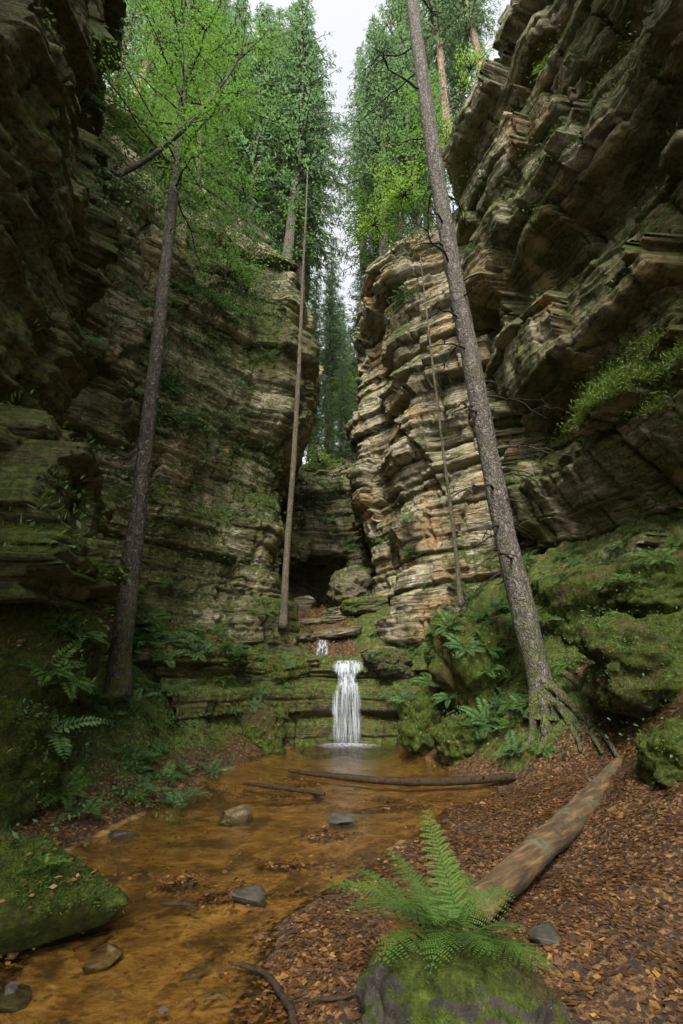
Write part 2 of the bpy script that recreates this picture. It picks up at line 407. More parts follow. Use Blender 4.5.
# water: one sheet, just over the bed
wb = MB(); yy = np.linspace(-1, 12.4, 120)
l = np.interp(yy, LSH[:, 1], LSH[:, 0])-.7; r = np.interp(yy, RSH[:, 1], RSH[:, 0])+.5
u = np.linspace(0, 1, 40)
P = np.stack([l[:, None]+(r-l)[:, None]*u, np.repeat(yy[:, None], 40, 1), np.zeros((120, 40))+.008], -1)
wb.grid(P); wo = wb.build('stream_water', water_mat()); tag(wo, 'shallow amber stream running over sand towards the viewer', 'stream', kind='structure')

# ------------------------------------------------------------------ cliffs
def gsm(a, sig, axis):
    if sig < .3: return a
    k = int(3*sig)+1; w = np.exp(-.5*(np.arange(-k, k+1)/sig)**2); w /= w.sum()
    pad = [(0, 0)]*a.ndim; pad[axis] = (k, k)
    return np.apply_along_axis(lambda v: np.convolve(v, w, 'valid'), axis, np.pad(a, pad, 'edge'))
def cliff(name, path, rows, mat, ns, nz, seed, amp=1., block=.5, tilt=(0, 0), smooth=.18, label='', bed=1., lamin=1., b3=1.):
    path = np.array(path, float); rs = RS(seed)
    seg = np.r_[0, np.cumsum(np.linalg.norm(np.diff(path, axis=0), axis=1))]
    S = np.linspace(0, seg[-1], ns); ds = S[1]
    px = gsm(np.interp(S, seg, path[:, 0]), .3/ds, 0); py = gsm(np.interp(S, seg, path[:, 1]), .3/ds, 0)
    tx, ty = np.gradient(px), np.gradient(py); tx = gsm(tx, .5/ds, 0); ty = gsm(ty, .5/ds, 0)
    ln = np.hypot(tx, ty); nx, ny = ty/ln, -tx/ln
    rz = np.array([[z]*len(path) if not hasattr(z, '__len__') else z for z, o in rows], float)
    ro = np.array([[o]*len(path) if not hasattr(o, '__len__') else o for z, o in rows], float)
    w = np.r_[0, np.cumsum(np.minimum(np.sqrt(np.diff(rz, axis=0)**2+(.6*np.diff(ro, axis=0))**2).mean(1), 3.))]
    T = np.linspace(0, w[-1], nz)
    def up(t):
        a = np.stack([np.interp(S, seg, q) for q in t]); a = np.stack([np.interp(T, w, a[:, k]) for k in range(ns)], 1)
        a = gsm(a, smooth/ds, 1); return gsm(a, smooth/(T[1]), 0)
    z, off = up(rz), up(ro)
    X = px+nx*off; Y = py+ny*off
    P = np.stack([X, Y, z], -1).reshape(-1, 3)
    s = np.broadcast_to(S, (nz, ns)).ravel()
    low = fbm(P*.3+seed, 3)
    bd = P[:, 2]+tilt[0]*s+tilt[1]*P[:, 0]+.09*low+.015*pn(P*np.array([1.5, 1.5, .5]))
    def beds(lo, hi, sd):
        q = RS(sd); bb = np.cumsum(q.uniform(lo, hi, int(70/lo)))-4
        i = np.clip(np.searchsorted(bb, bd), 1, len(bb)-1); th = bb[i]-bb[i-1]
        return i, (bd-bb[i-1])/th, th
    i1, f1, t1 = beds(.5*bed, 1.9*bed, seed); i2, f2, t2 = beds(.04, .2, seed+1); i3, f3, t3 = beds(.15*b3, .55*b3, seed+2)
    jag = .10*pn(P*2.2)+.05*pn(P*5.1)
    def blocks(i, wmin, wmax, k):
        jw = wmin+(wmax-wmin)*hsh(i, 5+k+0*i); sj = s/jw+hsh(i, k+0*i)*9+jag/jw; bi = np.floor(sj); bf = sj-bi
        return bi, np.minimum(bf, 1-bf)*jw
    b1, j1 = blocks(i1, .9, 3., 0); bb3, j3 = blocks(i3, .35, 1.5, 3); b2, j2 = blocks(i2, .2, 1.1, 6)
    h = (hsh(i1, 3*i1)-.5)*.55+(hsh(b1, i1)-.5)*.5
    h += (hsh(i3, 9+0*i3)-.5)*.22+(hsh(bb3, i3)-.5)*.2
    lam = lamin*np.clip(.55+1.5*pn(P*np.array([.5, .5, .9])+seed*3), .1, 1.3)
    h += lam*((hsh(i2, 7+0*i2)-.5)*.12+(hsh(b2, i2)-.5)*.12)
    g1 = np.minimum(f1, 1-f1)*t1; g3 = np.minimum(f3, 1-f3)*t3
    h -= .35*np.exp(-(g1/.05)**2)*(hsh(i1, 4+0*i1) > .3)
    h -= .1*np.exp(-(g3/.025)**2)
    h -= .22*np.exp(-(j1/.035)**2)*(hsh(b1, i1, 2+0*i1) > .35)
    h -= .1*np.exp(-(j3/.02)**2)*(hsh(bb3, i3, 2+0*i3) > .5)
    # tilted faces: every block leans its own way
    h += (f1-.5)*(hsh(b1, i1, 8+0*i1)-.45)*.3+(f3-.5)*(hsh(bb3, i3, 8+0*i3)-.4)*.12
    # big outcrops
    cs = s/2.8+.35*pn(P*.4+9)+jag; cz = bd/2.3+.3*hsh(np.floor(s/4.)); ci = np.floor(cz); cs = cs+hsh(ci)*5; cj = np.floor(cs)
    h += block*(hsh(ci, cj)-.5)*1.7
    h += fbm(P*.6+40, 2)*.3+fbm(P*np.array([4., 4., 7.])+60, 5, .6)*.05
    h = h*amp
    top = T/w[-1]; wt = w[len(rows)-3]/w[-1]
    fade = np.repeat(1-sstep(wt-.01, wt+.03, top), ns)
    N = np.stack([np.broadcast_to(nx, (nz, ns)).ravel(), np.broadcast_to(ny, (nz, ns)).ravel(), 0*s], 1)
    P = P+N*(h*fade)[:, None]
    P[:, 2] += (1-fade)*fbm(P*.3, 4)*.7+fade*(.05*pn(P*1.1+7))
    mb = MB(); mb.grid(P.reshape(nz, ns, 3)[:, ::-1][:, ::-1])
    o = mb.build(name, mat, smooth=False); return tag(o, label, 'cliff', kind='structure')

# near left cliff
cliff('cliff_near_left', [(-3.2,-5),(-3.5,-1),(-3.9,2.5),(-4.1,5.2),(-4.6,6.4),(-6.5,8.4),(-8.5,9.5)],
      [(-.5,.7),(1.2,.75),(2.5,.8),(3.3,.35),(5,0),(6.5,.0),(8.3,0),(9.1,.1),(10,-.3),(12,-.8),(13.5,-.75),(16,-1.3),(19,-1.8),(20.5,-2.5),(21,-5),(22,-25)],
      ROCK_L1, 420, 620, 11, 1., .45, (.0, .0), label='dark moss streaked near cliff along the left edge', bed=1.3)
# second left cliff
cliff('cliff_far_left', [(-9.5,5.5),(-6.6,8.2),(-5.4,9.5),(-4.2,10.9),(-2.7,12.5),(-1.9,13.3),(-2.0,14.6),(-2.4,17),(-3,21)],
      [(-.5,.1),(2.2,.1),(4.5,0),(6.5,-.1),(8.6,[-.1,-.1,-.15,-.2,-.35,-.4,-.3,-.3,-.3]),(9.6,[-.1,0,-.1,-.15,-.1,.25,.35,.2,0]),
       (10.8,[-.3,-.3,-.3,-.2,.1,1.0,1.05,.6,0]),(12.5,[-.5,-.5,-.5,-.4,.1,1.0,1.0,.5,0]),([15,15,15,15,14.5,14.2,14.2,14.2,14.2],[-.7,-.8,-.8,-.8,-.1,.7,.7,.3,0]),
       ([17.5,17.5,17.5,17.5,16.6,15.2,15.2,15.2,15.2],[-1,-1.2,-1.2,-1.2,-.6,.4,.5,.1,0]),([19.3,19.3,19.3,19.3,18.4,15.9,16,16,16],[-1.6,-1.6,-1.6,-1.5,-1.1,0,-.2,-.4,-.4]),([20.3,20.3,20.3,20.3,19.3,16.6,16.6,16.6,16.6],-2.6),([20.8,20.8,20.8,20.8,20,18,18,18,18],-7),(22,-30)],
      ROCK_L2, 460, 620, 23, .85, .3, (.0, .02), label='pale banded sandstone cliff left of the waterfall', lamin=.65, b3=1.5)
# right near cliff
cliff('cliff_near_right', [(7.5,13.5),(5.9,12.6),(4.9,11.5),(5.0,10.2),(5.5,8.6),(6.1,6.6),(6.3,4.2),(6.0,1.5),(5.4,-1.5),(5,-5)],
      [(-.5,.2),(3.2,.2),(4.3,-.5),(4.9,-.5),(5.1,.1),(5.8,.6),(6.4,.8),(6.9,.35),(7.25,-.2),(7.9,-.4),(8.1,.45),(9.2,.5),(10.4,.45),(10.8,-.45),(12,-.35),(12.3,.65),(14,.55),(14.5,-.4),(15.4,-.3),(15.7,.5),(17.5,.4),(18.,-.4),(18.6,.5),(21,0),(22.5,-1),(23,-5),(25,-25)],
      ROCK_R1, 480, 760, 37, .95, .7, (.0, .0), smooth=.12, lamin=.5, b3=2.1, label='tall dark sandstone cliff with mossy ledges on the right')
# right far cliff
cliff('cliff_far_right', [(1.9,24),(1.5,20),(1.3,17.6),(1.0,16.1),(1.9,14.9),(1.8,13.9),(2.5,13.1),(3.7,12.4),(5.2,11.6),(7,11)],
      [(-.5,.2),(3.4,[0,0,.2,.2,.2,.2,.2,.2,.1,0]),(5,0),(7.5,[0,0,.1,.3,.1,.0,0,0,0,0]),(8.8,[0,0,.4,.9,.4,.2,.1,0,0,0]),(11.3,[0,0,.5,1.0,.4,.2,.1,0,0,0]),
       (12.6,[0,0,.2,.6,.2,.3,.2,0,0,0]),(14,[-.3,-.3,-.2,-.1,-.2,-.1,-.1,-.2,-.2,0]),(14.8,[-.3,-.3,-.2,-.1,-.1,.0,0,-.1,0,0]),(15.3,[0,0,.3,.5,.9,.9,.7,.4,.2,0]),
       (17,[0,0,.2,.4,.9,.9,.6,.4,.2,0]),(18.2,-.4),(18.8,-2),(19.5,-6),(22,-25)],
      ROCK_R2, 460, 560, 51, .85, .35, (.0, -.05), label='tan blocky sandstone cliff right of the waterfall', lamin=.6, b3=1.5)
# back wall with the cave
bp = [(-5,20.5),(-2.9,19.6),(-2.3,19.3),(-1.4,19.3),(-.5,19.3),(.2,19.1),(1.5,18.8),(4,19)]
cave = lambda d: [0,-.3*d,-d,-d,-.75*d,0,0,0]
cliff('cliff_back', bp, [(2,cave(4)),(4,cave(4)),(5.6,cave(4)),(6.3,cave(3)),(6.7,cave(-.1)),(9,-.1),(10,-.5),(11,-1.2),(11.5,-2),(13,-4),(17,-11),(36,-48)],
      ROCK_B, 260, 300, 67, .75, .3, label='shadowed back wall of the gorge with a dark cave')
# rock step carrying the falls
cliff('falls_ledge', [(-3.4,9.4),(-2.35,10.7),(-1.75,11.5),(-.9,12.15),(-.2,12.45),(.6,12.4),(1.2,12.1),(2.0,11.7),(2.8,11.2)],
      [(-.4,.25),(.5,.2),(.62,-.05),(.75,.12),(1.25,.1),(1.35,-.25),(1.5,-.2),(1.75,-.3),(1.85,-.75),(2.1,[-.7,-.8,-.8,-.8,-.8,-.8,-.8,-.8,-.8]),(2.2,-2.2),(2.4,-3)],
      ROCK_F, 320, 160, 79, .5, .2, smooth=.05, label='low mossy rock step that the waterfall runs over', bed=.8, lamin=.5)
# mossy block under the left cliff
cliff('mossy_block', [(-7,6.8),(-5.2,8.7),(-4.3,9.7),(-3.3,10.2),(-2.6,10.7),(-2.3,11.4),(-2.4,12.6)],
      [(-.4,.35),(.6,.3),(1.2,.2),(1.3,-.05),(1.5,.15),(2.1,0),(2.4,-.4),(2.8,-1.),(3.1,-2),(3.2,-3)],
      ROCK_F, 260, 170, 91, .7, .25, smooth=.08, label='moss covered rock block with ferns below the left cliff', bed=.8, lamin=.5)
# ------------------------------------------------------------------ boulders and stones
def boulder_mb(size, seed, n=30, sq=2.6, rough=.18, strata=.0, facets=0):
    th = np.linspace(0, np.pi, n); ph = np.linspace(0, 2*np.pi, 2*n, endpoint=False)
    T, Q = np.meshgrid(th, ph, indexing='ij')
    D = np.stack([np.sin(T)*np.cos(Q), np.sin(T)*np.sin(Q), np.cos(T)], -1).reshape(-1, 3)
    r = (np.abs(D)**sq).sum(1)**(-1/sq)
    k = 1+rough*fbm(D*1.1+seed*7.7, 5, .55)+rough*.5*np.abs(pn(D*2.4+seed*3))
    P = D*(r*k)[:, None]
    q = RS(seed+900)
    for _ in range(facets):
        v = q.normal(size=3); v /= np.linalg.norm(v); e = np.clip(P@v-q.uniform(.5, .85), 0, None); P = P-v*e[:, None]*.93
    P = P*np.array(size)
    if strata: P[:, :2] *= (1+strata*np.sin(P[:, 2:]*22+2*pn(P*1.5+seed)[:, None]))
    m = MB(); m.grid(P.reshape(n, 2*n, 3)[::-1], closed=True); return m
def boulder(name, label, cat, loc, size, seed, mat, rot=(0, 0, 0), group=None, **k):
    o = boulder_mb(size, seed, **k).build(name, mat); o.location = loc; o.rotation_euler = rot
    return tag(o, label, cat, group)
HOSTS = []
B = lambda *a, **k: HOSTS.append(boulder(*a, **k)) or HOSTS[-1]
B('mossy_boulder', 'big upright mossy boulder against the left edge, stacked above another one', 'boulder', (-4.25, 5.75, 1.75), (1.05, .9, .95), 3, MOSSR, (0, .12, .3), n=70, sq=3.2, rough=.2)
B('mossy_boulder', 'broad mossy boulder on the left shore beneath the upright boulder', 'boulder', (-4.0, 5.3, .5), (1.0, .85, .78), 5, MOSSR, (0, -.05, .2), n=70, sq=3.4, rough=.17)
B('mossy_slab', 'sloping mossy rock slab in the lower left corner of the stream', 'rock', (-2.35, 3.55, .08), (.84, .62, .55), 8, MOSSR, (.12, .42, .25), n=90, sq=3., rough=.2, facets=7)
B('fern_rock', 'dark mossy stone at the bottom that carries the big fern', 'rock', (.5, 2.52, .08), (.42, .36, .3), 12, MOSSR3, (0, .1, .2), n=70, sq=2.6, rough=.22)
for lab, (px, py, Yd), sz, sd, mt in [
    ('rounded mossy boulder cut by the right edge of the photo below the bank', (682, 748, 4.9), (.34, .32, .3), 21, MOSSR),
    ('wide mossy hump on the right bank beside the leaf filled gully', (655, 655, 6.7), (.95, .8, .6), 22, MOSSR),
    ('mossy hump at the top of the right bank under the ledge cliff', (655, 590, 7.3), (.8, .7, .5), 23, MOSSR),
    ('moss covered lump on the bank right behind the leaning spruce trunk', (590, 610, 8.6), (1.0, .8, .7), 24, MOSSR),
    ('mossy rock at the water edge right of the waterfall', (424, 715, 10.9), (.5, .5, .6), 25, MOSSR),
    ('mossy rock below the spruce roots on the right pool shore', (470, 735, 9.3), (.55, .5, .45), 26, MOSSR),
    ('fern grown mossy buttress left of the leaning spruce trunk', (470, 660, 9.9), (.75, .7, .9), 27, MOSSR),
    ('mossy boulder at the foot of the left bank beside the pool', (262, 728, 11.2), (.5, .45, .55), 28, MOSSR),
    ('mossy shelf rock left of the upper cascade', (285, 668, 12.5), (.6, .5, .4), 29, MOSSR),
    ('flat mossy shelf rock right of the upper cascade', (388, 660, 12.7), (.7, .5, .35), 30, MOSSR2)]:
    B('mossy_rock', lab, 'rock', W(px, py, Yd)-Vector((0, 0, .12)), sz, sd, mt, (0, 0, sd), n=60, sq=2.7, rough=.34)
for lab, (px, py), Yd, sz, sd in [
    ('flat stone step in the brown trail above the falls, lowest of the steps', (338, 634), 14.6, (.75, .45, .14), 41),
    ('broad flat stone step in the trail above the falls, second from below', (322, 622), 15.8, (.8, .5, .14), 42),
    ('long slanting rock slab right of the trail above the falls', (350, 612), 16.6, (.9, .7, .2), 43),
    ('wide low brown rock step directly above the small cascade', (296, 640), 14.2, (.6, .4, .12), 40),
    ('brown rock step left of the main waterfall lip', (300, 664), 12.9, (.55, .35, .1), 39),
    ('brown rock step right of the main waterfall lip', (378, 652), 13.2, (.5, .4, .1), 38),
    ('mossy sloping rock slab at the foot of the right far cliff', (372, 606), 15.6, (.8, .8, .3), 44)]:
    B('stone_slab', lab, 'rock', W(px, py, Yd), sz, sd, TRAIL if sd < 44 else ROCK_F, (0, -.1, sd*.3), n=36, sq=4, rough=.16)
B('fallen_block', 'grey rock block leaning right of the dark cave mouth', 'rock', W(354, 588, 18.0), (.8, .8, .75), 51, ROCK_B, (.1, .1, .4), n=60, sq=2.8, rough=.34)
B('fallen_block', 'rock block jammed at the upper left of the dark cave mouth', 'rock', W(288, 548, 18.6), (.7, .8, .6), 52, ROCK_B, (.2, .2, .9), n=60, sq=2.8, rough=.34)
B('fallen_block', 'low rock block lying on the left side of the cave floor', 'rock', W(296, 606, 17.6), (.6, .6, .5), 53, ROCK_B, (.1, .2, .2), n=50, sq=3.4, rough=.2, facets=8)
for lab, (px, py), (w, h), sd, mt in [
    ('brown rounded stone in the shallow stream, largest of those in midstream', (238, 808), (40, 15), 1, STONE2),
    ('smooth grey green stone in the stream, right of the flat brown one', (341, 818), (25, 11), 2, STONE),
    ('small flat brown stone touching the grey green stone', (322, 827), (22, 7), 3, STONE2),
    ('angular wet dark stone lying on the leaf bar in the stream', (250, 894), (36, 12), 4, STONE),
    ('low dark stone half under water left of the leaf bar', (188, 876), (20, 5), 5, STONE),
    ('round submerged brown stone beside the mossy slab', (105, 944), (36, 18), 6, STONE2),
    ('dark stone at the bottom left corner below the mossy slab', (12, 988), (30, 18), 7, STONE),
    ('flat dark stone on the leaf litter right of the fern rock', (552, 962), (40, 10), 8, STONE),
    ('pale flat stone on the stream bed near the bottom branch', (212, 985), (38, 8), 9, STONE2),
    ('pale pebble slab in the stream below the leaf bar', (205, 962), (34, 7), 10, STONE2),
    ('dark wet stone beside the crooked branch at the bottom', (272, 1002), (26, 12), 11, STONE),
    ('small dark stone on the left shore below the fern slope', (228, 765), (22, 7), 12, STONE),
    ('little dark stone at the shore under the lower mossy boulder', (120, 828), (30, 11), 13, STONE),
    ('small stone poking from the pool close to the thin fallen trunk', (318, 790), (18, 6), 14, STONE)]:
    p = W(px, py+h*.35, Z=.0); t = (p-Vector((0, 0, CAM_H))).length
    rx = w/FPX*t*.5; zz = max(ghs(p.x, p.y), -.03) if px > 400 else (-.05 if mt is STONE2 and sd in (6, 9, 10) else -.035)
    if sd in (4, 2): zz = .02
    B('stone', lab, 'stone', (p.x, p.y, zz), (rx, rx*.75, rx*max(.3, h/w*.9)), 60+sd, mt, (.1*math.sin(sd*5), .1*math.cos(sd*3), sd*1.7), n=30, sq=2.3, rough=.22, facets=16)

# ------------------------------------------------------------------ waterfall
def sheet(prof, wid, xc, nu, nv, seed, amp=.04):
    prof = np.array(prof, float); k = np.linspace(0, len(prof)-1, nv); kk = np.arange(len(prof))
    y = np.interp(k, kk, prof[:, 0]); z = np.interp(k, kk, prof[:, 1]); w = np.interp(k, kk, wid)
    u = np.linspace(-1, 1, nu)
    X = xc+u[None]*w[:, None]*.5; Yy = np.repeat(y[:, None], nu, 1); Zz = np.repeat(z[:, None], nu, 1)
    q = np.stack([X*7, Zz*.5, 0*X+seed], -1).reshape(-1, 3)
    n = pn(q).reshape(X.shape); X = X+.04*pn(np.stack([0*X+u[None]*2, Zz*3, 0*X+seed*2], -1).reshape(-1, 3)).reshape(X.shape); Yy = Yy-amp*n-.03*(1-u[None]**2); Zz = Zz+amp*.3*n
    v = np.linspace(0, 1, nv)[:, None]
    e = sstep(1., .6, np.abs(u[None])+.25*pn(np.stack([X*3, Zz*2, 0*X+seed*5], -1).reshape(-1, 3)).reshape(X.shape))*sstep(-.02, .14, v)*sstep(1.03, .9, v)
    m = MB(); m.grid(np.stack([X, Yy, Zz], -1), e); return m
wf = thing('waterfall', 'white silky waterfall dropping over the mossy rock step into the pool', 'waterfall', (.15, 12, 0))
F1, F2, F3 = fall_mat('fall_water', .55, 24), fall_mat('fall_water_front', .42, 34), fall_mat('lip_water', .5, 20)
def sub(m, name, mat): 
    o = m.build(name, mat, wf); o.location = (-.15, -12, 0); return o
PRO = [(13.0, 1.95), (12.5, 1.91), (12.34, 1.82), (12.28, 1.66), (12.18, 1.55), (12.08, 1.42), (11.98, 1.3), (11.92, 1.12), (11.88, .6), (11.86, .0)]
off = lambda d: [(y-d, z) for y, z in PRO]
sub(sheet(PRO, [.5, .74, .8, .74, .5, .5, .66, .76, .78, .8], .15, 70, 110, 7, .05), 'main_drop', F1)
sub(sheet(off(.05)[:6], [.4, .66, .74, .62, .4, .36], .15, 50, 50, 3, .04), 'lip', F3)
sub(sheet(off(.07)[2:7], [.5, .42, .3, .34, .5], .12, 40, 40, 5, .05), 'upper_drop', F3)
sub(sheet(off(.09)[4:], [.3, .45, .6, .68, .7, .72], .15, 60, 70, 9, .07), 'front_strands', F2)
fm = MB(); th = np.linspace(0, 2*np.pi, 60, endpoint=False); rr = np.linspace(0, 1, 14)
rad = 1+.25*pn(np.stack([np.cos(th)*2, np.sin(th)*2, 0*th], 1))
P = np.stack([+.17+.8*rr[:, None]*np.cos(th)*rad, 11.72+.42*rr[:, None]*np.sin(th)*rad, .02+.05*(1-rr[:, None]**2)+0*th], -1)
fm.grid(P, np.repeat((1-rr[:, None]**1.3)*.95, 60, 1), closed=True)
sub(fm, 'foam', fall_mat('foam_water', .85, 12))
uc = thing('cascade', 'tiny white cascade on the rock above the main waterfall', 'waterfall', (-.5, 13.7, 2.2))
for k, (p0, p1, w0) in enumerate([((323, 640), (325, 658), .42)]):
    a, c = W(*p0, 13.9), W(*p1, 13.3)
    m = sheet([(a.y+.3, a.z+.02), (a.y, a.z), (a.y-.12, a.z-.1), (c.y, c.z), (c.y-.1, c.z-.12)], [w0*.6, w0*.9, w0*.8, w0*1.1, w0*1.4], a.x, 24, 24, 13, .03)
    o = m.build('drop', F3, uc); o.location = (.5, -13.7, -2.2)

# ------------------------------------------------------------------ trunks, limbs, crowns
def curve(pts, n):
    pts = np.array([tuple(p) for p in pts], float); k = np.linspace(0, len(pts)-1, n)
    out = np.stack([np.interp(k, np.arange(len(pts)), pts[:, i]) for i in range(3)], 1)
    return gsm(out, n/len(pts)*.35, 0) if n > 8 else out
def limb(p0, az, el, L, droop, n=10, wig=.05, seed=0):
    r = RS(seed); d = np.array([math.cos(az)*math.cos(el), math.sin(az)*math.cos(el), math.sin(el)])
    s = np.linspace(0, 1, n)[:, None]
    p = np.array(p0)+d*L*s+np.array([0, 0, -1.])*droop*L*s**2
    j = np.cumsum(r.normal(size=(n, 3)), 0)*wig*L/n; j -= j[:1]
    return p+j
def leaf_spray(mb, pts, seed, step=.1, tw=.6, leaf=.075, per=.05, flat=.35, taper=True):
    """flat layered sprays of leaves on twigs that alternate along a limb"""
    r = RS(seed); pts = np.asarray(pts); seg = np.linalg.norm(np.diff(pts, axis=0), axis=1).cumsum(); Lt = seg[-1]
    n = max(3, int(Lt/step)); s = np.linspace(.15, 1, n)*Lt; sg = np.r_[0, seg]
    c = np.stack([np.interp(s, sg, pts[:, i]) for i in range(3)], 1); d = np.gradient(c, axis=0); d /= np.linalg.norm(d, axis=1)[:, None]+1e-9
    side = np.cross(d, [0, 0, 1.]); side /= np.linalg.norm(side, axis=1)[:, None]+1e-9
    C0, D0, U0, T0 = [], [], [], []
    for i in range(n):
        fr = s[i]/Lt; L = tw*(.5+.7*r.rand())*((1.15-fr)*1.1 if taper else 1); sg_ = 1 if i % 2 else -1
        td = side[i]*sg_*.8+d[i]*.6+r.normal(size=3)*.12; td[2] -= .12
        m = max(2, int(L/per)); q = np.linspace(.1, 1, m)[:, None]
        P = c[i]+td*L*q+np.array([0, 0, -.25])*L*q**2
        ls = np.cross(td, [0, 0, 1.]); ls /= np.linalg.norm(ls)+1e-9
        alt = np.where(np.arange(m) % 2, 1, -1)[:, None]
        C0.append(P+r.normal(size=P.shape)*.015); D0.append(ls*alt*.8+td*.5+r.normal(size=P.shape)*.25+np.array([0, 0, -.2]))
        U0.append(np.array([0, 0, 1.])+r.normal(size=P.shape)*flat); T0.append(np.clip(r.rand()*.6+r.rand(m)*.4, 0, 1))
    C0, D0, U0, T0 = map(np.concatenate, (C0, D0, U0, T0)); k = len(C0)
    mb.leafs(C0, D0, U0, leaf*(.6+.7*r.rand(k)), leaf*.55*(.7+.6*r.rand(k)), T0, .08)

def spruce_mb(h, rad, bare, seed, dens=1., sp=.26, dead=True):
    r = RS(seed); tr, cr = MB(), MB()
    z = np.linspace(0, h, 26); bend = np.stack([.12*np.sin(z*.25+seed), .12*np.cos(z*.21+seed*2), z], 1)
    tr.tube(bend, np.maximum(.022*h*(1-z/h)**.8*.5, .012), 9, .12, seed)
    hz = bare*h; C0, D0, U0, S0, T0 = [], [], [], [], []
    while hz < h*.995:
        f = (hz-bare*h)/(h-bare*h); Lm = rad*(1-f)**.75*min(1, .45+f*4)+.12
        for k in range(5 if f < .8 else 4):
            az = r.uniform(0, 6.28); L = Lm*r.uniform(.55, 1.12)
            base = [np.interp(hz, z, bend[:, 0]), np.interp(hz, z, bend[:, 1]), hz+r.uniform(-.15, .15)]
            b = limb(base, az, .25*(f-.45)+.1, L, .32*(1-f)+.05, 8, .12, r.randint(1e6))
            tr.tube(b, np.linspace(.018+.01*L, .004, 8), 4)
            n = max(3, int(L/.13*dens)); s = r.uniform(.12, 1, n)*7; i = np.minimum(s.astype(int), 6); q = (s-i)[:, None]
            c = b[i]*(1-q)+b[i+1]*q; d = b[i+1]-b[i]; d /= np.linalg.norm(d, axis=1)[:, None]
            sd_ = np.cross(d, [0, 0, 1.]); t0 = r.rand()
            for sg in (-1, 1):
                C0.append(c+r.normal(size=c.shape)*.03); D0.append(sd_*sg*.75+d*.55+np.stack([0*s, 0*s, r.uniform(-1., .05, n)], 1))
                U0.append(np.array([0, 0, 1.])+r.normal(size=c.shape)*.4); S0.append(sp*r.uniform(.6, 1.5, n)*(1.1-.5*s/7)); T0.append(np.clip(.6*t0+.4*r.rand(n), 0, 1))
        hz += r.uniform(.22, .42)/dens**.3
    C0, D0, U0, S0, T0 = map(np.concatenate, (C0, D0, U0, S0, T0))
    cr.leafs(C0, D0, U0, S0, S0*.25, T0, .1)
    if dead:
        for k in range(int(14*bare/.4)):
            hz = r.uniform(.35*bare, bare)*h
            b = limb([0, 0, hz], r.uniform(0, 6.28), -.1, r.uniform(.5, 1.6), .25, 6, .2, r.randint(1e6)); tr.tube(b, np.linspace(.016, .004, 6), 4)
    return tr, cr

def proto_spruce(h, rad, bare, seed, bark, leaf, **k):
    tr, cr = spruce_mb(h, rad, bare, seed, **k)
    return tr.mesh('spruce_trunk', bark), cr.mesh('spruce_crown', leaf)
PS = [proto_spruce(24, 3.1, .3, 1, BARK_R, SPRUCE, dens=1.2), proto_spruce(20, 2.8, .2, 2, BARK, SPRUCE, dens=1.2), proto_spruce(26, 2.9, .4, 3, BARK_R, SPRUCE, dens=1.15), proto_spruce(16, 2.6, .08, 4, BARK, SPRUCE, dead=False, dens=1.15)]
def spruce(kind, loc, sc, rz, label, group):
    t = thing('spruce_tree', label, 'tree', loc, group); t.scale = (sc,)*3; t.rotation_euler = (0, 0, rz)
    obj('trunk', PS[kind][0], t); obj('crown', PS[kind][1], t); return t
GL, GN, GR = 'spruces on the left clifftop', 'forest beyond the end of the gorge', 'spruces on the right clifftop'
rt = RS(5)
spruce(0, W(304, 262, 22)+Vector((0, 0, -3)), 1.12, .3, 'tall spruce with reddish bare lower trunk beside the gap of sky', GL)
for px, py, Yd, k, s in [(118, 190, 12.5, 2, .95), (158, 180, 14, 2, .9), (186, 200, 15.5, 1, 1.), (212, 210, 17, 0, .9), (240, 225, 18.5, 1, .9), (262, 240, 20, 2, 1.), (140, 190, 19, 1, 1.1), (172, 200, 23, 0, 1.1), (225, 230, 26, 1, 1.2), (268, 260, 29, 0, 1.15), (92, 170, 16, 0, 1.)]:
    spruce(k, W(px, py, Yd)+Vector((0, 0, -1.5)), s, rt.uniform(0, 6), 'spruce rising from the left clifftop behind the foliage', GL)
for x, y, z, k, sc in [(-2.3, 15.2, 18.3, 1, 1.15), (-3.2, 17.5, 19, 0, 1.1), (-2.5, 20.5, 19.5, 1, 1.25), (-4.4, 15.8, 18.6, 1, 1.1), (-5.6, 14.2, 18.6, 1, 1.), (-7.5, 16, 19, 0, 1.05), (-2.0, 16.8, 16.6, 1, 1.2), (-4.0, 13.9, 18.8, 3, 1.1), (-3.3, 19.5, 19, 3, 1.3)]:
    spruce(k, (x, y, z-.6), sc, rt.uniform(0, 6), 'spruce rising from the left clifftop behind the foliage', GL)
for x, y, z, k, sc in [(2.2, 17.2, 19.2, 1, 1.2), (3.1, 19.5, 20, 0, 1.15), (2.3, 22.5, 20.5, 1, 1.3), (3.6, 15.6, 19, 1, 1.), (4.6, 17.5, 20, 0, 1.05)]:
    spruce(k, (x, y, z-.6), sc, rt.uniform(0, 6), 'spruce rising from the right clifftop behind the leaning trunk', GR)
rn = RS(17)
for k in range(34):
    yd = 22.5+38*(k/34)**1.2; xd = rn.uniform(-.2, .24)*yd if k > 3 else (-.9, .8, .1, -1.6)[k]
    zz = np.interp(yd, [21.3, 23.2, 30, 67], [11.5, 13, 17, 36])
    spruce([0, 2, 1, 3][rn.randint(4)] if k > 3 else 3, (xd, yd, zz-.4), rn.uniform(.7, 1.15) if k > 3 else rn.uniform(.35, .5), rn.uniform(0, 6), 'spruce in the misty forest seen through the gap between the cliffs', GN)
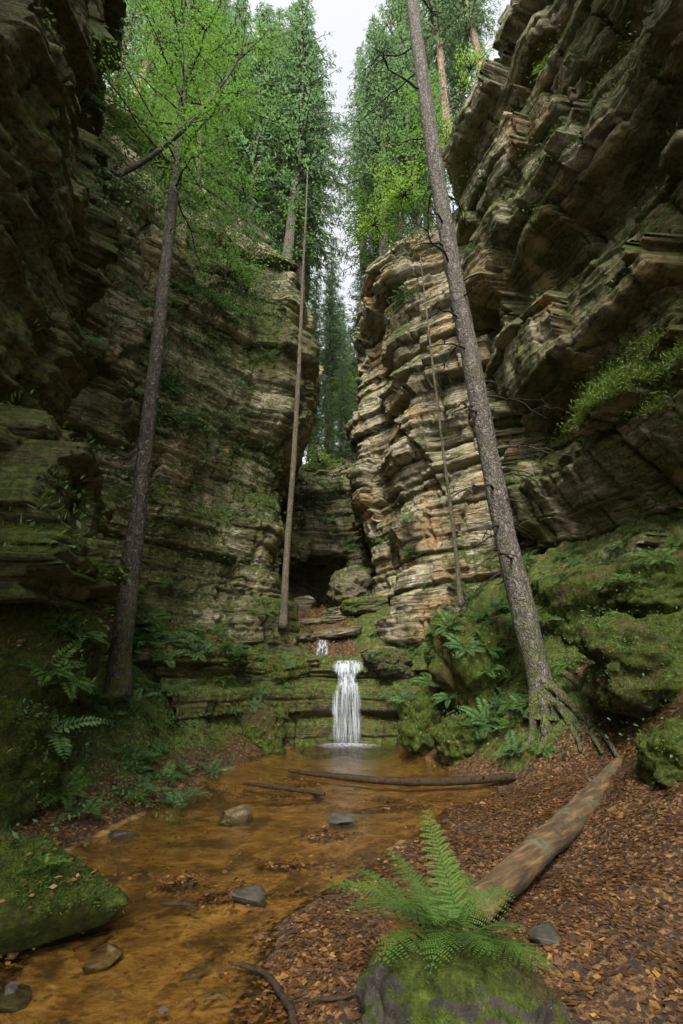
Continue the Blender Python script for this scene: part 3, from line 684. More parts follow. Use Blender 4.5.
for px, py, Yd, k, s in [(408, 190, 17.5, 2, 1.), (452, 150, 16, 2, 1.), (482, 90, 15.5, 0, .95), (380, 235, 21, 1, .95), (395, 225, 26, 0, 1.1), (425, 200, 22, 1, 1.), (365, 255, 25, 2, 1.05), (440, 190, 28, 0, 1.2), (468, 140, 20, 1, 1.)]:
    spruce(k, W(px, py, Yd)+Vector((0, 0, -1.5)), s, rt.uniform(0, 6), 'spruce rising from the right clifftop behind the leaning trunk', GR)

# the leaning spruce on the right bank
base = W(545, 716, 8.0); tp = [W(547, 722, 8.0), W(544, 695, 8.0), W(531, 645, 7.95), W(508, 550, 7.9), W(489, 455, 7.8), W(472, 365, 7.65), W(440, 200, 7.35), W(411, 0, 6.9), W(396, -160, 6.6)]
rsp = thing('leaning_spruce', 'tall leaning spruce trunk with dead branches on the right bank', 'tree', base)
def local(parent, mb, name, mat):
    o = mb.build(name, mat, parent); o.location = -parent.location; return o
n = 70; cp = curve(tp, n); s = np.linspace(0, 1, n)
m = MB(); m.tube(cp, np.interp(s, [0, .03, .08, .2, .6, 1], [.36, .29, .235, .205, .18, .15]), 28, .1, 3); local(rsp, m, 'trunk', BARK)
r0 = RS(21)
for k in range(40):
    i = int(n*(.33+.65*(k+.5)/40)); L = r0.uniform(.5, 1.9)*(.6+.4*i/n); az = r0.choice([r0.uniform(2.2, 4.1), r0.uniform(-1, 1), r0.uniform(0, 6.28)])
    b = limb(cp[i], az, r0.uniform(-.1, .3), L, r0.uniform(.2, .6), 10, .25, k)
    m = MB(); m.tube(b, np.linspace(.027, .007, 10), 5)
    for q in range(int(L*4)):
        j = r0.randint(3, 9); m.tube(limb(b[j], az+r0.choice([-1, 1])*r0.uniform(.4, 1.1), -.2, L*r0.uniform(.15, .45), .5, 6, .3, 90+k*7+q), np.linspace(.011, .004, 6), 4)
    local(rsp, m, 'branch', TWIG)
for k, pts in enumerate([[(540, 690, 7.9), (558, 672, 7.7), (578, 668, 7.5), (596, 688, 7.1), (604, 720, 6.8), (624, 768, 6.3)], [(548, 705, 7.9), (565, 690, 7.6), (585, 700, 7.2), (600, 735, 6.7)],
                         [(535, 690, 7.9), (525, 715, 7.8), (515, 735, 7.75)], [(545, 700, 7.85), (543, 735, 7.6), (538, 760, 7.4)], [(552, 700, 7.85), (572, 712, 7.4), (580, 745, 7.0)], [(560, 675, 7.9), (590, 660, 7.6), (640, 655, 7.1)]]):
    cpt = curve([W(*p) for p in pts], 26)
    g = gh(cpt[:, 0], cpt[:, 1]); w = sstep(0, .35, np.linspace(0, 1, 26)); cpt[:, 2] = cpt[:, 2]*(1-w)+w*(g+.02+.04*np.sin(np.linspace(0, 9, 26)))
    m = MB(); m.tube(cpt, np.linspace(.085 if k < 4 else .06, .02, 26), 12, .25, k); local(rsp, m, 'root', ROOTB)
tr, cr = MB(), MB()
for k in range(26):
    leaf_spray(cr, limb(cp[-1]-np.array([0, 0, .3*k-5]), k*2.4, .1, 2.2-abs(k-10)*.07, .3, 8, .1, k), k, .16, .5, .14, .09)
local(rsp, cr, 'crown', SPRUCE)

# the dark tree on the left bank
base = W(118, 694, 7.9)
lt = thing('left_bank_tree', 'slim dark trunk with bright green crown on the left fern slope', 'tree', base)
lt.name = 'slim_tree'
cp = curve([W(116, 704, 7.9), W(121, 650, 7.9), W(130, 580, 7.9), W(143, 470, 7.9), (W(160, 320, 7.9)), W(174, 190, 7.9), W(183, 100, 7.9), W(188, 20, 8.0), W(192, -60, 8.2)], 60); s = np.linspace(0, 1, 60)
m = MB(); m.tube(cp, np.interp(s, [0, .04, .12, .6, 1], [.26, .2, .165, .12, .07]), 22, .1, 8); local(lt, m, 'trunk', BARK_D)
cr = MB(); lm = MB(); r0 = RS(33)
for k in range(46):
    i = int(60*(.62+.37*k/46)); b = limb(cp[i], r0.uniform(0, 6.28), r0.uniform(0, .35), r0.uniform(1.6, 3.6)*(1.05-.35*k/46), r0.uniform(.15, .4), 10, .15, 200+k)
    m = MB(); m.tube(b, np.linspace(.028, .005, 10), 5); local(lt, m, 'branch', BARK_D)
    leaf_spray(cr, b, k+50, .085, .7, .08, .042)
local(lt, cr, 'crown', BEECH)
for k in range(9):
    i = int(60*(.3+.36*k/9)); b = limb(cp[i], r0.uniform(-1, 1), r0.uniform(-.1, .3), r0.uniform(.5, 1.3), .4, 8, .25, 300+k); m = MB(); m.tube(b, np.linspace(.012, .003, 8), 4); local(lt, m, 'branch', TWIG)

# thin tree in front of the gap, thin pole on the right, sapling from the left cliff
t = thing('thin_tree', 'thin pale trunk standing left of the cascade before the cave', 'tree', W(283, 634, 12.7))
cp = curve([W(283, 638, 12.7), W(286, 560, 12.4), W(294, 460, 12.0), W(300, 350, 11.5), W(303, 270, 11.2), W(306, 215, 11.0), W(308, 160, 10.9)], 40)
m = MB(); m.tube(cp, np.interp(np.linspace(0, 1, 40), [0, .05, .3, 1], [.15, .1, .08, .018]), 10, .12, 4); local(t, m, 'trunk', BARK_T)
cr = MB()
for k in range(14):
    b = limb(cp[27+k*12//14], r0.uniform(0, 6.28), .2, r0.uniform(.9, 1.9), .3, 8, .1, 400+k); m = MB(); m.tube(b, np.linspace(.012, .003, 8), 4); local(t, m, 'branch', TWIG); leaf_spray(cr, b, 420+k, .14, .4, .11, .08)
local(t, cr, 'crown', BEECH)
t = thing('dead_pole', 'very thin bare leaning pole before the pale right cliff', 'tree', W(461, 612, 11.6))
cp = curve([W(462, 616, 11.6), W(455, 540, 11.6), W(443, 450, 11.6), W(432, 360, 11.6), W(419, 245, 11.6)], 36)
m = MB(); m.tube(cp, np.interp(np.linspace(0, 1, 36), [0, .3, 1], [.075, .05, .02]), 8, .12, 4); local(t, m, 'trunk', BARK_T)
for k in range(26):
    i = r0.randint(19, 27) if k < 18 else r0.randint(10, 34)
    b = limb(cp[i], r0.uniform(0, 6.28), r0.uniform(-.3, .5), r0.uniform(.4, 1.0), r0.uniform(-.2, .5), 9, .6, 500+k); m = MB(); m.tube(b, np.linspace(.009, .003, 9), 4); local(t, m, 'branch', TWIG)
t = thing('leaning_sapling', 'dark sapling growing out sideways from the near left cliff', 'tree', (-4.7, 6.6, 11.6))
cp = curve([(-4.9, 6.5, 11.5), W(117, 177, 6.9), W(150, 158, 7.0), W(185, 130, 7.1), W(212, 98, 7.2), W(236, 66, 7.3), W(250, 30, 7.4)], 40)
m = MB(); m.tube(cp, np.linspace(.075, .018, 40), 10, .15, 4); local(t, m, 'trunk', BARK_D)
cr = MB()
for k in range(22):
    i = 14+k*25//22; b = limb(cp[i], r0.uniform(0, 6.28) if k > 8 else r0.uniform(-1.2, .8), r0.uniform(-.1, .5), r0.uniform(.8, 2.0), r0.uniform(.1, .4), 9, .15, 600+k)
    m = MB(); m.tube(b, np.linspace(.014, .003, 9), 4); local(t, m, 'branch', BARK_D); leaf_spray(cr, b, 620+k, .085, .55, .07, .042)
local(t, cr, 'crown', BEECH)

def broadleaf(label, loc, h, rad, low, nl, seed, mat, leaf=.12, group=None):
    t = thing('beech_tree', label, 'tree', loc, group); q = RS(seed); m, cr = MB(), MB()
    z = np.linspace(0, h, 24); cp = np.stack([.3*np.sin(z*.3+seed), .3*np.cos(z*.23+seed), z], 1)
    m.tube(cp, np.linspace(.013*h, .015, 24), 10, .12, seed)
    for k in range(nl):
        f = low+(1-low)*k/nl; i = min(23, int(f*23)); L = rad*q.uniform(.6, 1.1)*(1.1-.6*(f-low)/(1-low))
        b = limb(cp[i], k*2.4+q.uniform(-.4, .4), q.uniform(.0, .5), L, q.uniform(.15, .4), 10, .15, seed*90+k)
        m.tube(b, np.linspace(.035, .005, 10), 5); leaf_spray(cr, b, seed*91+k, .11, .75, leaf, .055)
    m.build('trunk', BARK, t); cr.build('crown', mat, t)
GB = 'beeches on the left clifftop'
for k, (px, py, Yd, h, rad, mt) in enumerate([(140, 195, 12.2, 9, 2.6, BEECH), (200, 200, 12.6, 11, 2.8, BEECH), (170, 185, 13.5, 12, 3., BEECH), (240, 215, 14.2, 10, 2.5, BEECH), (262, 225, 16, 9, 2.2, BEECH), (215, 190, 16, 14, 3., BRIGHT)]):
    broadleaf('leafy young beech among the spruces on the left clifftop', W(px, py, Yd)+Vector((0, 0, -.8)), h, rad, .12, 30, k+2, mt, .1, GB)
GBN = 'beeches added to brighten the gap between the cliffs'
for k, (x, y, h, rad) in enumerate([(-1.6, 24, 6, 2.0), (.6, 25, 7, 2.2), (-.6, 28, 9, 2.6), (1.6, 30, 9, 2.6), (-2.6, 31, 10, 2.8)]):  # added trees: their lighter leaves stand in for light in the shaded gap
    broadleaf('light green young beech added to brighten the gap between the cliffs', (x, y, float(np.interp(y, [21.3, 23.2, 30, 67], [11.5, 13, 17, 36]))-.5), h, rad, .15, 20, k+40, BRIGHT if k % 2 else BEECH, .13, GBN)
GBR = 'beeches on the right clifftop'
for k, (px, py, Yd, h, rad, mt) in enumerate([(395, 225, 16, 7, 2.0, BRIGHT), (432, 185, 14.6, 8, 2.2, BEECH), (372, 250, 18.5, 7, 2.0, BEECH)]):
    broadleaf('leafy young beech on the right clifftop', W(px, py, Yd)+Vector((0, 0, -.8)), h, rad, .12, 22, k+20, mt, .13, GBR)

# ------------------------------------------------------------------ logs and branches
def ground_log(name, label, cat, pix, rad, mat, lift, seed, sides=14, wob=.12, knots=0, zs=None):
    pts = []
    for k, (px, py) in enumerate(pix):
        p = W(px, py, Z=zs[k] if zs else 0.05); pts.append(p)
    cp = curve(pts, 40)
    if not zs:
        g = gh(cp[:, 0], cp[:, 1], False); cp[:, 2] = np.maximum(g, 0)+lift
    t = thing(name, label, cat, tuple(cp[0]))
    r = np.interp(np.linspace(0, 1, 40), np.linspace(0, 1, len(rad)), rad)
    m = MB(); m.tube(cp, r, sides, wob, seed); local(t, m, 'stem', mat)
    q = RS(seed)
    for k in range(knots):
        i = q.randint(3, 37); b = limb(cp[i], q.uniform(0, 6.28), .5, r[i]*q.uniform(1.4, 2.2), 0, 5, .1, k); m = MB(); m.tube(b, np.linspace(r[i]*.3, r[i]*.18, 5), 7); local(t, m, 'branch_stub', mat)
    return t
ground_log('fallen_log', 'thick orange brown barkless log lying up the bank behind the fern', 'log', [(472, 914), (520, 866), (570, 821), (600, 790), (622, 762)], [.088, .1, .11, .11, .085], LOGM, 0, 3, 28, .16, 5, [.17, .2, .25, .34, .5])
ground_log('fallen_branch', 'thin fallen trunk lying across the pool below the waterfall', 'branch', [(284, 770), (330, 776), (400, 782), (460, 781), (522, 776)], [.03, .045, .055, .06, .05], STICK, .02, 4, 10, .15, 3, [.02, .03, .05, .08, .16])
ground_log('fallen_branch', 'short dark branch in the pool left of the thin fallen trunk', 'branch', [(240, 783), (275, 787), (330, 795)], [.02, .03, .025], STICK, .02, 5, 8, .2, 2, [.03, .03, .02])
ground_log('fallen_branch', 'crooked wet black branch in the stream at the bottom', 'branch', [(226, 962), (246, 966), (262, 970), (276, 984), (282, 996), (292, 1006), (293, 1022), (301, 1040)], [.005, .012, .011, .018, .015, .02, .018, .018], STICK, 0, 6, 9, .35, 5, [.02, .035, .03, .045, .03, .045, .04, .03])
ground_log('fallen_branch', 'short dark stick in the water left of the angular wet stone', 'branch', [(158, 902), (172, 905), (184, 903), (200, 910)], [.004, .009, .011, .006], TWIG, 0, 7, 8, .2, 1, [.02, .03, .04, .04])
ground_log('fallen_branch', 'brown stick lying flat under the fern towards the stream', 'branch', [(300, 1004), (318, 998), (340, 999), (366, 990)], [.004, .009, .01, .006], STICK, 0, 8, 8, .3, 2, [.05, .06, .06, .08])
ground_log('fallen_branch', 'stick in the leaf gully running down between the mossy humps', 'branch', [(690, 716), (664, 728), (640, 742)], [.02, .025, .02], STICK, 0, 9, 8, .2, 0, [1.08, .98, .86])

# ------------------------------------------------------------------ ferns
def frond_mb(mb, p0, p1, arch, width, npin, pinnules=0, seed=0, rach=.003, t=.5):
    r = RS(seed); p0, p1 = np.array(p0, float), np.array(p1, float); L = np.linalg.norm(p1-p0)
    c = (p0+p1)/2+np.array([0, 0, arch*L]); s = np.linspace(0, 1, 20)[:, None]
    cur = lambda s: (1-s)**2*p0+2*s*(1-s)*c+s**2*p1
    mb.tube(cur(s), np.linspace(rach, rach*.3, 20), 4, t=.35)
    s = np.linspace(.14, .985, npin)[:, None]; q = cur(s); d = 2*(1-s)*(c-p0)+2*s*(p1-c); d /= np.linalg.norm(d, axis=1)[:, None]
    sd_ = np.cross(d, [0, 0, 1.]); sd_ /= np.linalg.norm(sd_, axis=1)[:, None]+1e-6
    up = np.cross(sd_, d); s = s[:, 0]
    prof = np.minimum(1, .45+s*2.2)*(1-((s-.05)/.96)**2.2)**.9+.02
    for sg in (-1, 1):
        wl = width*prof*r.uniform(.9, 1.08, npin); pd = sd_*sg*.93+d*.36+up*(.05-.2*r.rand(npin)[:, None]); pd /= np.linalg.norm(pd, axis=1)[:, None]
        if not pinnules:
            mb.leafs(q, pd, up+r.normal(size=q.shape)*.1, wl, np.minimum(L/npin*.95, wl*.45), t+r.uniform(-.25, .25, npin), .05)
        else:
            for i in range(npin):
                mn = max(3, int(pinnules*min(1, prof[i]*1.15))); k = np.linspace(.04, .97, mn)[:, None]
                pp = q[i]+pd[i]*wl[i]*k+np.array([0, 0, -.14])*wl[i]*k**2
                fw = np.cross(up[i], pd[i]); fw /= np.linalg.norm(fw)
                wd_ = wl[i]/mn*1.05; ln = np.minimum(L/npin*.5, wl[i]*.26)*(1-.72*k[:, 0]**1.5)
                for s2 in (-1, 1): mb.leafs(pp, fw*s2+pd[i]*.45, up[i]+r.normal(size=pp.shape)*.08, ln, wd_, t+r.uniform(-.15, .15, mn), .04)
                mb.leafs(pp[-1:], pd[i:i+1], up[i], wl[i]*.08, wl[i]*.04, t)
    return mb
def fern_mesh(seed, nf=8, npin=13, L=.55):
    r = RS(seed); m = MB()
    for k in range(nf):
        az = k*6.28/nf+r.uniform(-.3, .3); l = L*r.uniform(.7, 1.15); h = r.uniform(.05, .45)
        frond_mb(m, (0, 0, 0), (math.cos(az)*l*.9, math.sin(az)*l*.9, h*l), .28, l*.24, npin, 0, seed*31+k, .004, r.uniform(.25, .75))
    return m
bf = thing('big_fern', 'large bright green fern with feathery fronds on the dark foreground stone', 'fern', (.47, 2.66, .33))
fb = (.47, 2.66, .33)
for k, (px, py, Yd, arch, wd) in enumerate([(424, 804, 2.9, .08, .1), (322, 886, 2.75, .28, .12), (512, 888, 2.8, .22, .12), (380, 968, 2.25, .3, .12), (556, 974, 2.3, .28, .12), (470, 872, 3.05, .16, .1),
        (352, 866, 2.95, .18, .11), (385, 846, 3.05, .12, .1), (335, 915, 2.45, .3, .11), (525, 930, 2.45, .25, .1), (452, 850, 3.0, .1, .09), (430, 975, 2.2, .35, .1), (495, 960, 2.25, .3, .1), (410, 880, 2.85, .2, .08), (445, 890, 2.8, .2, .08), (400, 900, 2.6, .3, .09), (470, 905, 2.6, .3, .09), (435, 925, 2.4, .4, .08)]):
    p = W(px, py, Yd); m = MB(); q = RS(k+3)
    frond_mb(m, np.array(fb)+q.normal(size=3)*[.06, .04, .01], p, arch, wd*1.25, 16, 12, 40+k, .0035, q.uniform(.35, .75))
    o = m.build('frond', FERN, bf, smooth=False); o.location = -bf.location
for k, (px, py, Yd) in enumerate([(365, 952, 2.5), (372, 965, 2.45), (360, 940, 2.6)]):
    m = MB(); frond_mb(m, fb, W(px, py, Yd), .4, .05, 18, 0, 70+k, .003, .5); o = m.build('withered_frond', DRY, bf, smooth=False); o.location = -bf.location; o['label'] = 'brown withered drooping frond'

FM = [fern_mesh(k+1).mesh('fern', FERN if k < 3 else FERN_D, False) for k in range(5)]
bpy.context.view_layer.update(); DG = bpy.context.evaluated_depsgraph_get()
HOSTN = {'ground', 'cliff_near_left', 'cliff_far_left', 'cliff_near_right', 'cliff_far_right', 'cliff_back', 'falls_ledge', 'mossy_block'}
# everything that is not rock or soil is skipped when plants look for their place
def probe(px, py, o=(0, 0, 0)):
    a = Vector((o[0], o[1], CAM_H+o[2])); d = ray(px, py).normalized(); p = a
    for _ in range(40):
        hit, loc, nrm, idx, ob, mw = SC.ray_cast(DG, p, d)
        if not hit: return None
        b = ob.name.split('.')[0]
        if b in HOSTN or b in ('mossy_rock', 'mossy_boulder', 'mossy_slab', 'fern_rock', 'stone_slab'):
            return loc, (nrm if nrm.dot(d) < 0 else -nrm), b
        p = loc+d*.01
    return None
def inpoly(x, y, poly):
    c = False
    for i in range(len(poly)):
        (x1, y1), (x2, y2) = poly[i-1], poly[i]
        if (y1 > y) != (y2 > y) and x < (x2-x1)*(y-y1)/(y2-y1)+x1: c = not c
    return c
def spots(poly, n, seed, nzmin=.2, hosts=None, jit=.8):
    r = random.Random(seed); xs = [p[0] for p in poly]; ys = [p[1] for p in poly]; out = []
    for _ in range(n*30):
        if len(out) >= n: break
        x, y = r.uniform(min(xs), max(xs)), r.uniform(min(ys), max(ys))
        if not inpoly(x, y, poly): continue
        h = probe(x, y, (r.uniform(-jit, jit), 0, r.uniform(-.3, .5)))
        if h and h[1].z > nzmin and (hosts is None or h[2] in hosts): out.append(h)
    return out
def q_ferns(poly, n, seed, label, group, smin, smax, nz=.2, mats=(0, 1, 2, 3, 4)):
    r = random.Random(seed)
    for loc, nrm, hb in spots(poly, n, seed, nz):
        o = obj('fern', FM[r.choice(mats)], None, loc-nrm*.02)
        up = (nrm*.8+Vector((0, 0, .7))).normalized()
        o.rotation_mode = 'QUATERNION'; o.rotation_quaternion = up.to_track_quat('Z', 'Y') @ Matrix.Rotation(r.uniform(0, 6.28), 3, 'Z').to_quaternion()
        s = r.uniform(smin, smax); o.scale = (s, s, s*r.uniform(.8, 1.2)); tag(o, label, 'fern', group)
q_ferns([(95, 590), (235, 610), (245, 680), (120, 690), (90, 650)], 34, 1, 'fern on top of the mossy block below the left cliff', 'ferns on the mossy block', .7, 1.3, .1)
q_ferns([(85, 690), (150, 690), (195, 775), (130, 830), (85, 790)], 24, 2, 'fern on the steep slope below the slim left trunk', 'ferns on the left slope', .5, 1.0, .1)
q_ferns([(440, 580), (520, 550), (545, 700), (500, 750), (415, 740), (420, 660)], 60, 3, 'fern on the mossy bank between waterfall and leaning spruce', 'ferns on the right bank', .5, 1.05, .0)
q_ferns([(535, 555), (670, 525), (680, 560), (545, 600)], 20, 4, 'fern along the top edge of the right bank below the cliff', 'ferns under the right cliff', .5, .95, .1)
q_ferns([(245, 640), (310, 640), (320, 700), (250, 740)], 18, 5, 'small fern on the rock shelves left of the falls', 'ferns left of the falls', .35, .7, .1)
q_ferns([(365, 620), (450, 620), (420, 700), (365, 690)], 18, 6, 'small fern on the rock shelves right of the falls', 'ferns right of the falls', .35, .7, .1)
q_ferns([(110, 240), (250, 300), (270, 420), (150, 480), (100, 400)], 55, 7, 'fern on a ledge of the left banded cliff', 'ferns on the left cliff ledges', .6, 1.2, .25, (3, 4))
q_ferns([(285, 465), (340, 470), (345, 560), (290, 540)], 16, 8, 'dark fern on the back wall above the cave', 'ferns above the cave', .8, 1.5, .1, (3, 4))
q_ferns([(440, 60), (683, 0), (683, 250), (520, 330), (450, 240)], 26, 9, 'fern on a high ledge of the right cliff', 'ferns on the right cliff ledges', .5, 1.0, .35, (0, 3, 4))
q_ferns([(380, 530), (420, 520), (430, 560), (385, 580)], 6, 10, 'fern tuft on the jutting block of the pale right cliff', 'ferns on the pale cliff', .6, 1., .1)
for px, py, lab, s in [(42, 868, 'tiny fern growing on the lower left mossy slab', .34), (75, 640, 'fern between the upright boulder and the near left cliff', .8), (95, 575, 'fern at the foot of the near left cliff', .9)]:
    h = probe(px, py)
    if h: tag(obj('fern', FM[0], None, h[0], (0, 0, px), s), lab, 'fern')

# ------------------------------------------------------------------ shrubs and young firs
def shrub(name, label, loc, r_, nl, seed, mat, leaf=.1, up=.4, group=None, az=(0, 6.28)):
    t = thing(name, label, 'shrub', loc, group); q = RS(seed); st, lf = MB(), MB()
    for k in range(nl):
        b = limb((0, 0, 0), q.uniform(*az), q.uniform(-.2, 1.2)*up*2, r_*q.uniform(.6, 1.15), q.uniform(.1, .4), 9, .2, seed*50+k)
        st.tube(b, np.linspace(.02, .004, 9), 5); leaf_spray(lf, b, seed*70+k, .12, r_*.35, leaf, leaf*.62)
    st.build('stems', TWIG, t); lf.build('foliage', mat, t); return t
for lab, px, py, Yd, r_, nl, mat, lf in [
    ('dark green bush hanging on the upper left cliff face', 225, 275, 12.0, 1.5, 22, BEECH, .1), ('low bush hanging below the larger one on the left cliff', 240, 315, 12.4, 1.0, 14, BEECH, .1),
    ('leafy bush on the left cliff rim behind the sapling', 165, 205, 11.6, 1.5, 20, BEECH, .1), ('bush on the left cliff rim beside the overhang', 245, 195, 13.5, 1.4, 18, BEECH, .1),
    ('low bush on the left rim between the dark cliff and the slim trunk', 128, 200, 10.5, 1.3, 18, BRIGHT, .09),
    ('yellow green bush on the right cliff rim beside the leaning spruce', 405, 195, 14.6, 1.6, 24, BRIGHT, .1), ('bright bush at the corner of the right cliff rim', 375, 225, 15.6, 1.4, 18, BRIGHT, .1),
    ('yellow green bush high on the right cliff top right of the leaning spruce', 447, 150, 13.2, 1.3, 18, BRIGHT, .1), ('pale bush on the high right cliff edge near the top of the photo', 470, 70, 12.6, 1.2, 14, BRIGHT, .1),
    ('light green leaves spilling over the near left cliff at the top', 22, 25, 4.3, .55, 12, BRIGHT, .07),
    ('bushy growth at the rim of the back wall', 318, 462, 21.5, 1.5, 18, BRIGHT, .12), ('dark bush on the back wall right of the thin trunk', 312, 500, 19.6, 1.1, 14, FERN_D, .12)]:
    h = None
    p = W(px, py, Yd); shrub('bush', lab, p, r_, nl, px+py, mat, lf)
cr = thing('young_fir', 'young drooping fir clinging to the corner of the right far cliff', 'tree', W(412, 312, 13.2))
q = RS(77); st, lf = MB(), MB(); st.tube([(0, 0, 0), (-.1, -.1, .6), (-.1, -.15, 1.3)], [.03, .02, .006], 6)
for k in range(22):
    b = limb((-.08, -.1, .1+1.15*k/22), q.uniform(2.4, 5.5), .1, .95*(1-.6*k/22), .25, 8, .1, k); st.tube(b, np.linspace(.01, .003, 8), 4); leaf_spray(lf, b, k, .09, .3, .11, .05)
st.build('trunk', TWIG, cr); lf.build('crown', FERN_D, cr)

# ------------------------------------------------------------------ things nobody could count
def stuff(name, mb, mat, label, cat, smooth=False):
    o = mb.build(name, mat, smooth=smooth); return tag(o, label, cat, kind='stuff')
r = RS(99); lb = MB()
def litter(n, x0, x1, y0, y1, L, seed, cond):
    r = RS(seed); x, y = r.uniform(x0, x1, n), r.uniform(y0, y1, n); k = cond(x, y, r.rand(n)); x, y = x[k], y[k]; n = len(x)
    e = .03; z = gh(x, y); N = np.stack([-(gh(x+e, y)-z)/e, -(gh(x, y+e)-z)/e, np.ones(n)], 1)
    N /= np.linalg.norm(N, axis=1)[:, None]; z = np.maximum(z, np.where(stream_w(x, y) > .0, .009, -9))
    az = r.uniform(0, 6.28, n); d = np.stack([np.cos(az), np.sin(az), .1*r.normal(size=n)], 1); d -= N*(d*N).sum(1)[:, None]*.85
    s = L*np.clip(r.lognormal(-.15, .42, n), .35, 1.9)
    lb.leafs(np.stack([x, y, z], 1)+N*.008, d, N+r.normal(size=(n, 3))*.3, s, s*r.uniform(.3, .7, n), r.beta(1.1, 2.9, n), r.uniform(-.12, .25, n)[:, None])
beach = lambda x, y, u: (stream_w(x, y) < .05) & (u < .6+.9*pn(np.stack([x*1.7, y*1.7, 0*x+5], 1)))
litter(70000, -.7, 4.5, 1.3, 7.2, .036, 1, beach)
litter(16000, 1.5, 6.5, 4.5, 10, .05, 2, lambda x, y, u: (stream_w(x, y) < .0) & (u < .35+.5*sstep(.9, .4, np.hypot((x-4.1)*.7, y-6.6))))
litter(7000, -4.5, -1.6, 3, 11, .05, 3, lambda x, y, u: (stream_w(x, y) < .1) & (u < .7))
litter(16000, -2.2, 2.6, 1.5, 11.9, .034, 4, lambda x, y, u: (stream_w(x, y) > 0) & (u < np.clip(.08+.9*sstep(.75, .05, stream_w(x, y))*(x > -1.2*1)+sstep(.1, .5, pn(np.stack([x*.9, y*.6, 0*x+2], 1))), 0, 1)))
for bx, by, rx, ry, hh in BARS: litter(900, bx-rx*1.7, bx+rx*1.7, by-ry*1.8, by+ry*1.8, .034, int(bx*100)+500, lambda x, y, u: u < 1.1*np.exp(-((x-bx)/rx)**2*.8-((y-by)/ry)**2*.8))
litter(5000, -1.9, .8, 12.9, 19, .06, 5, lambda x, y, u: np.abs(x+.25+.16*(y-13.5)) < .9)
n = 2600; x, y = r.uniform(-.6, 4.2, n), r.uniform(1.5, 7, n); k = stream_w(x, y) < 0; x, y = x[k], y[k]; n = len(x); az = r.uniform(0, 6.28, n)
lb.leafs(np.stack([x, y, gh(x, y)+.014], 1), np.stack([np.cos(az), np.sin(az), .08*r.normal(size=n)], 1), [0, 0, 1.], r.uniform(.05, .22, n), .006, r.uniform(0, .25, n), .3)
for sp, n in ((spots([(225, 625), (460, 610), (430, 745), (230, 745)], 500, 41, .45, ('falls_ledge', 'stone_slab', 'mossy_rock')), 9), (spots([(90, 590), (245, 600), (245, 700), (90, 700)], 200, 42, .4, ('mossy_block', 'mossy_boulder')), 7), (spots([(0, 590), (80, 590), (130, 900), (0, 960)], 120, 43, .5), 4)):
    for loc, nrm, hb in sp:
        c = np.array(loc)+np.array(nrm)*.012+r.normal(size=(n, 3))*[.09, .09, .004]
        lb.leafs(c, r.normal(size=(n, 3))*[1, 1, .15], np.array(nrm)+r.normal(size=(n, 3))*.3, .045*r.uniform(.5, 1.4, n), .024, r.beta(1.3, 2.2, n), .05)
stuff('fallen_leaves', lb, LITTER, 'orange and brown fallen leaves scattered over the gorge floor', 'leaves')

ug = MB()
def blades(sp, n, L, w, seed, hang=.3, spread=.12):
    r = RS(seed)
    for loc, nrm, hb in sp:
        m = r.randint(n//2, n+1); c = np.array(loc)+r.normal(size=(m, 3))*[spread, spread, .01]
        d = np.array([0, 0, 1.])*(.9-hang)+np.array(nrm)*.7+r.normal(size=(m, 3))*.55
        ug.leafs(c, d, r.normal(size=(m, 3)), L*r.uniform(.5, 1.5, m), w*r.uniform(.6, 1.3, m), np.clip(r.rand()*.7+r.rand(m)*.4, 0, 1))
blades(spots([(510, 465), (515, 440), (683, 345), (683, 400), (560, 430)], 1100, 1, .05), 22, .085, .02, 1, .5)
blades(spots([(500, 300), (683, 60), (683, 330), (520, 380)], 120, 2, .45), 12, .08, .018, 2, .5)
blades(spots([(440, 100), (560, 0), (683, 0), (683, 120), (600, 220), (480, 340), (440, 250)], 420, 3, .3), 14, .09, .022, 3, .5)
blades(spots([(40, 0), (110, 0), (110, 560), (0, 560), (0, 0)], 90, 4, .4), 9, .1, .018, 4)
blades(spots([(0, 590), (75, 590), (80, 700), (0, 830)], 60, 15, .2), 9, .06, .012, 5)
stuff('ledge_grass', ug, GRASS, 'yellow green grass tufts along the rock ledges', 'grass')
ug = MB()
def leafy(sp, n, L, seed, spread=.2):
    r = RS(seed)
    for loc, nrm, hb in sp:
        m = r.randint(n//2, n+1); off = r.normal(size=(m, 3))*spread; off[:, 2] = np.abs(off[:, 2])*.5
        d = r.normal(size=(m, 3)); d[:, 2] -= .4
        ug.leafs(np.array(loc)+np.array(nrm)*.06+off, d, np.array(nrm)*.4+np.array([0, 0, .8])+r.normal(size=(m, 3))*.4, L*r.uniform(.5, 1.4, m), L*.5, np.clip(r.rand()*.6+r.rand(m)*.4, 0, 1))
leafy(spots([(90, 200), (260, 230), (280, 430), (240, 600), (100, 560)], 420, 5, .3), 20, .09, 1)
leafy(spots([(185, 225), (268, 240), (270, 330), (200, 320)], 260, 25, -.1), 28, .09, 11, .3)
leafy(spots([(105, 170), (275, 200), (290, 265), (105, 225)], 220, 26, -.1), 26, .11, 12, .4)
leafy(spots([(130, 320), (260, 330), (265, 480), (140, 450)], 320, 27, .0), 20, .085, 13, .25)
leafy(spots([(355, 215), (450, 190), (450, 250), (355, 280)], 120, 28, .0), 22, .1, 14, .35)
leafy(spots([(440, 60), (683, 0), (683, 200), (470, 300)], 300, 29, .25), 16, .075, 15, .2)
leafy(spots([(85, 590), (245, 600), (245, 740), (190, 770), (90, 690)], 200, 6, .0), 16, .07, 2, .12)
leafy(spots([(400, 750), (430, 610), (683, 520), (683, 740), (560, 760)], 420, 7, -.2), 14, .045, 3, .14)
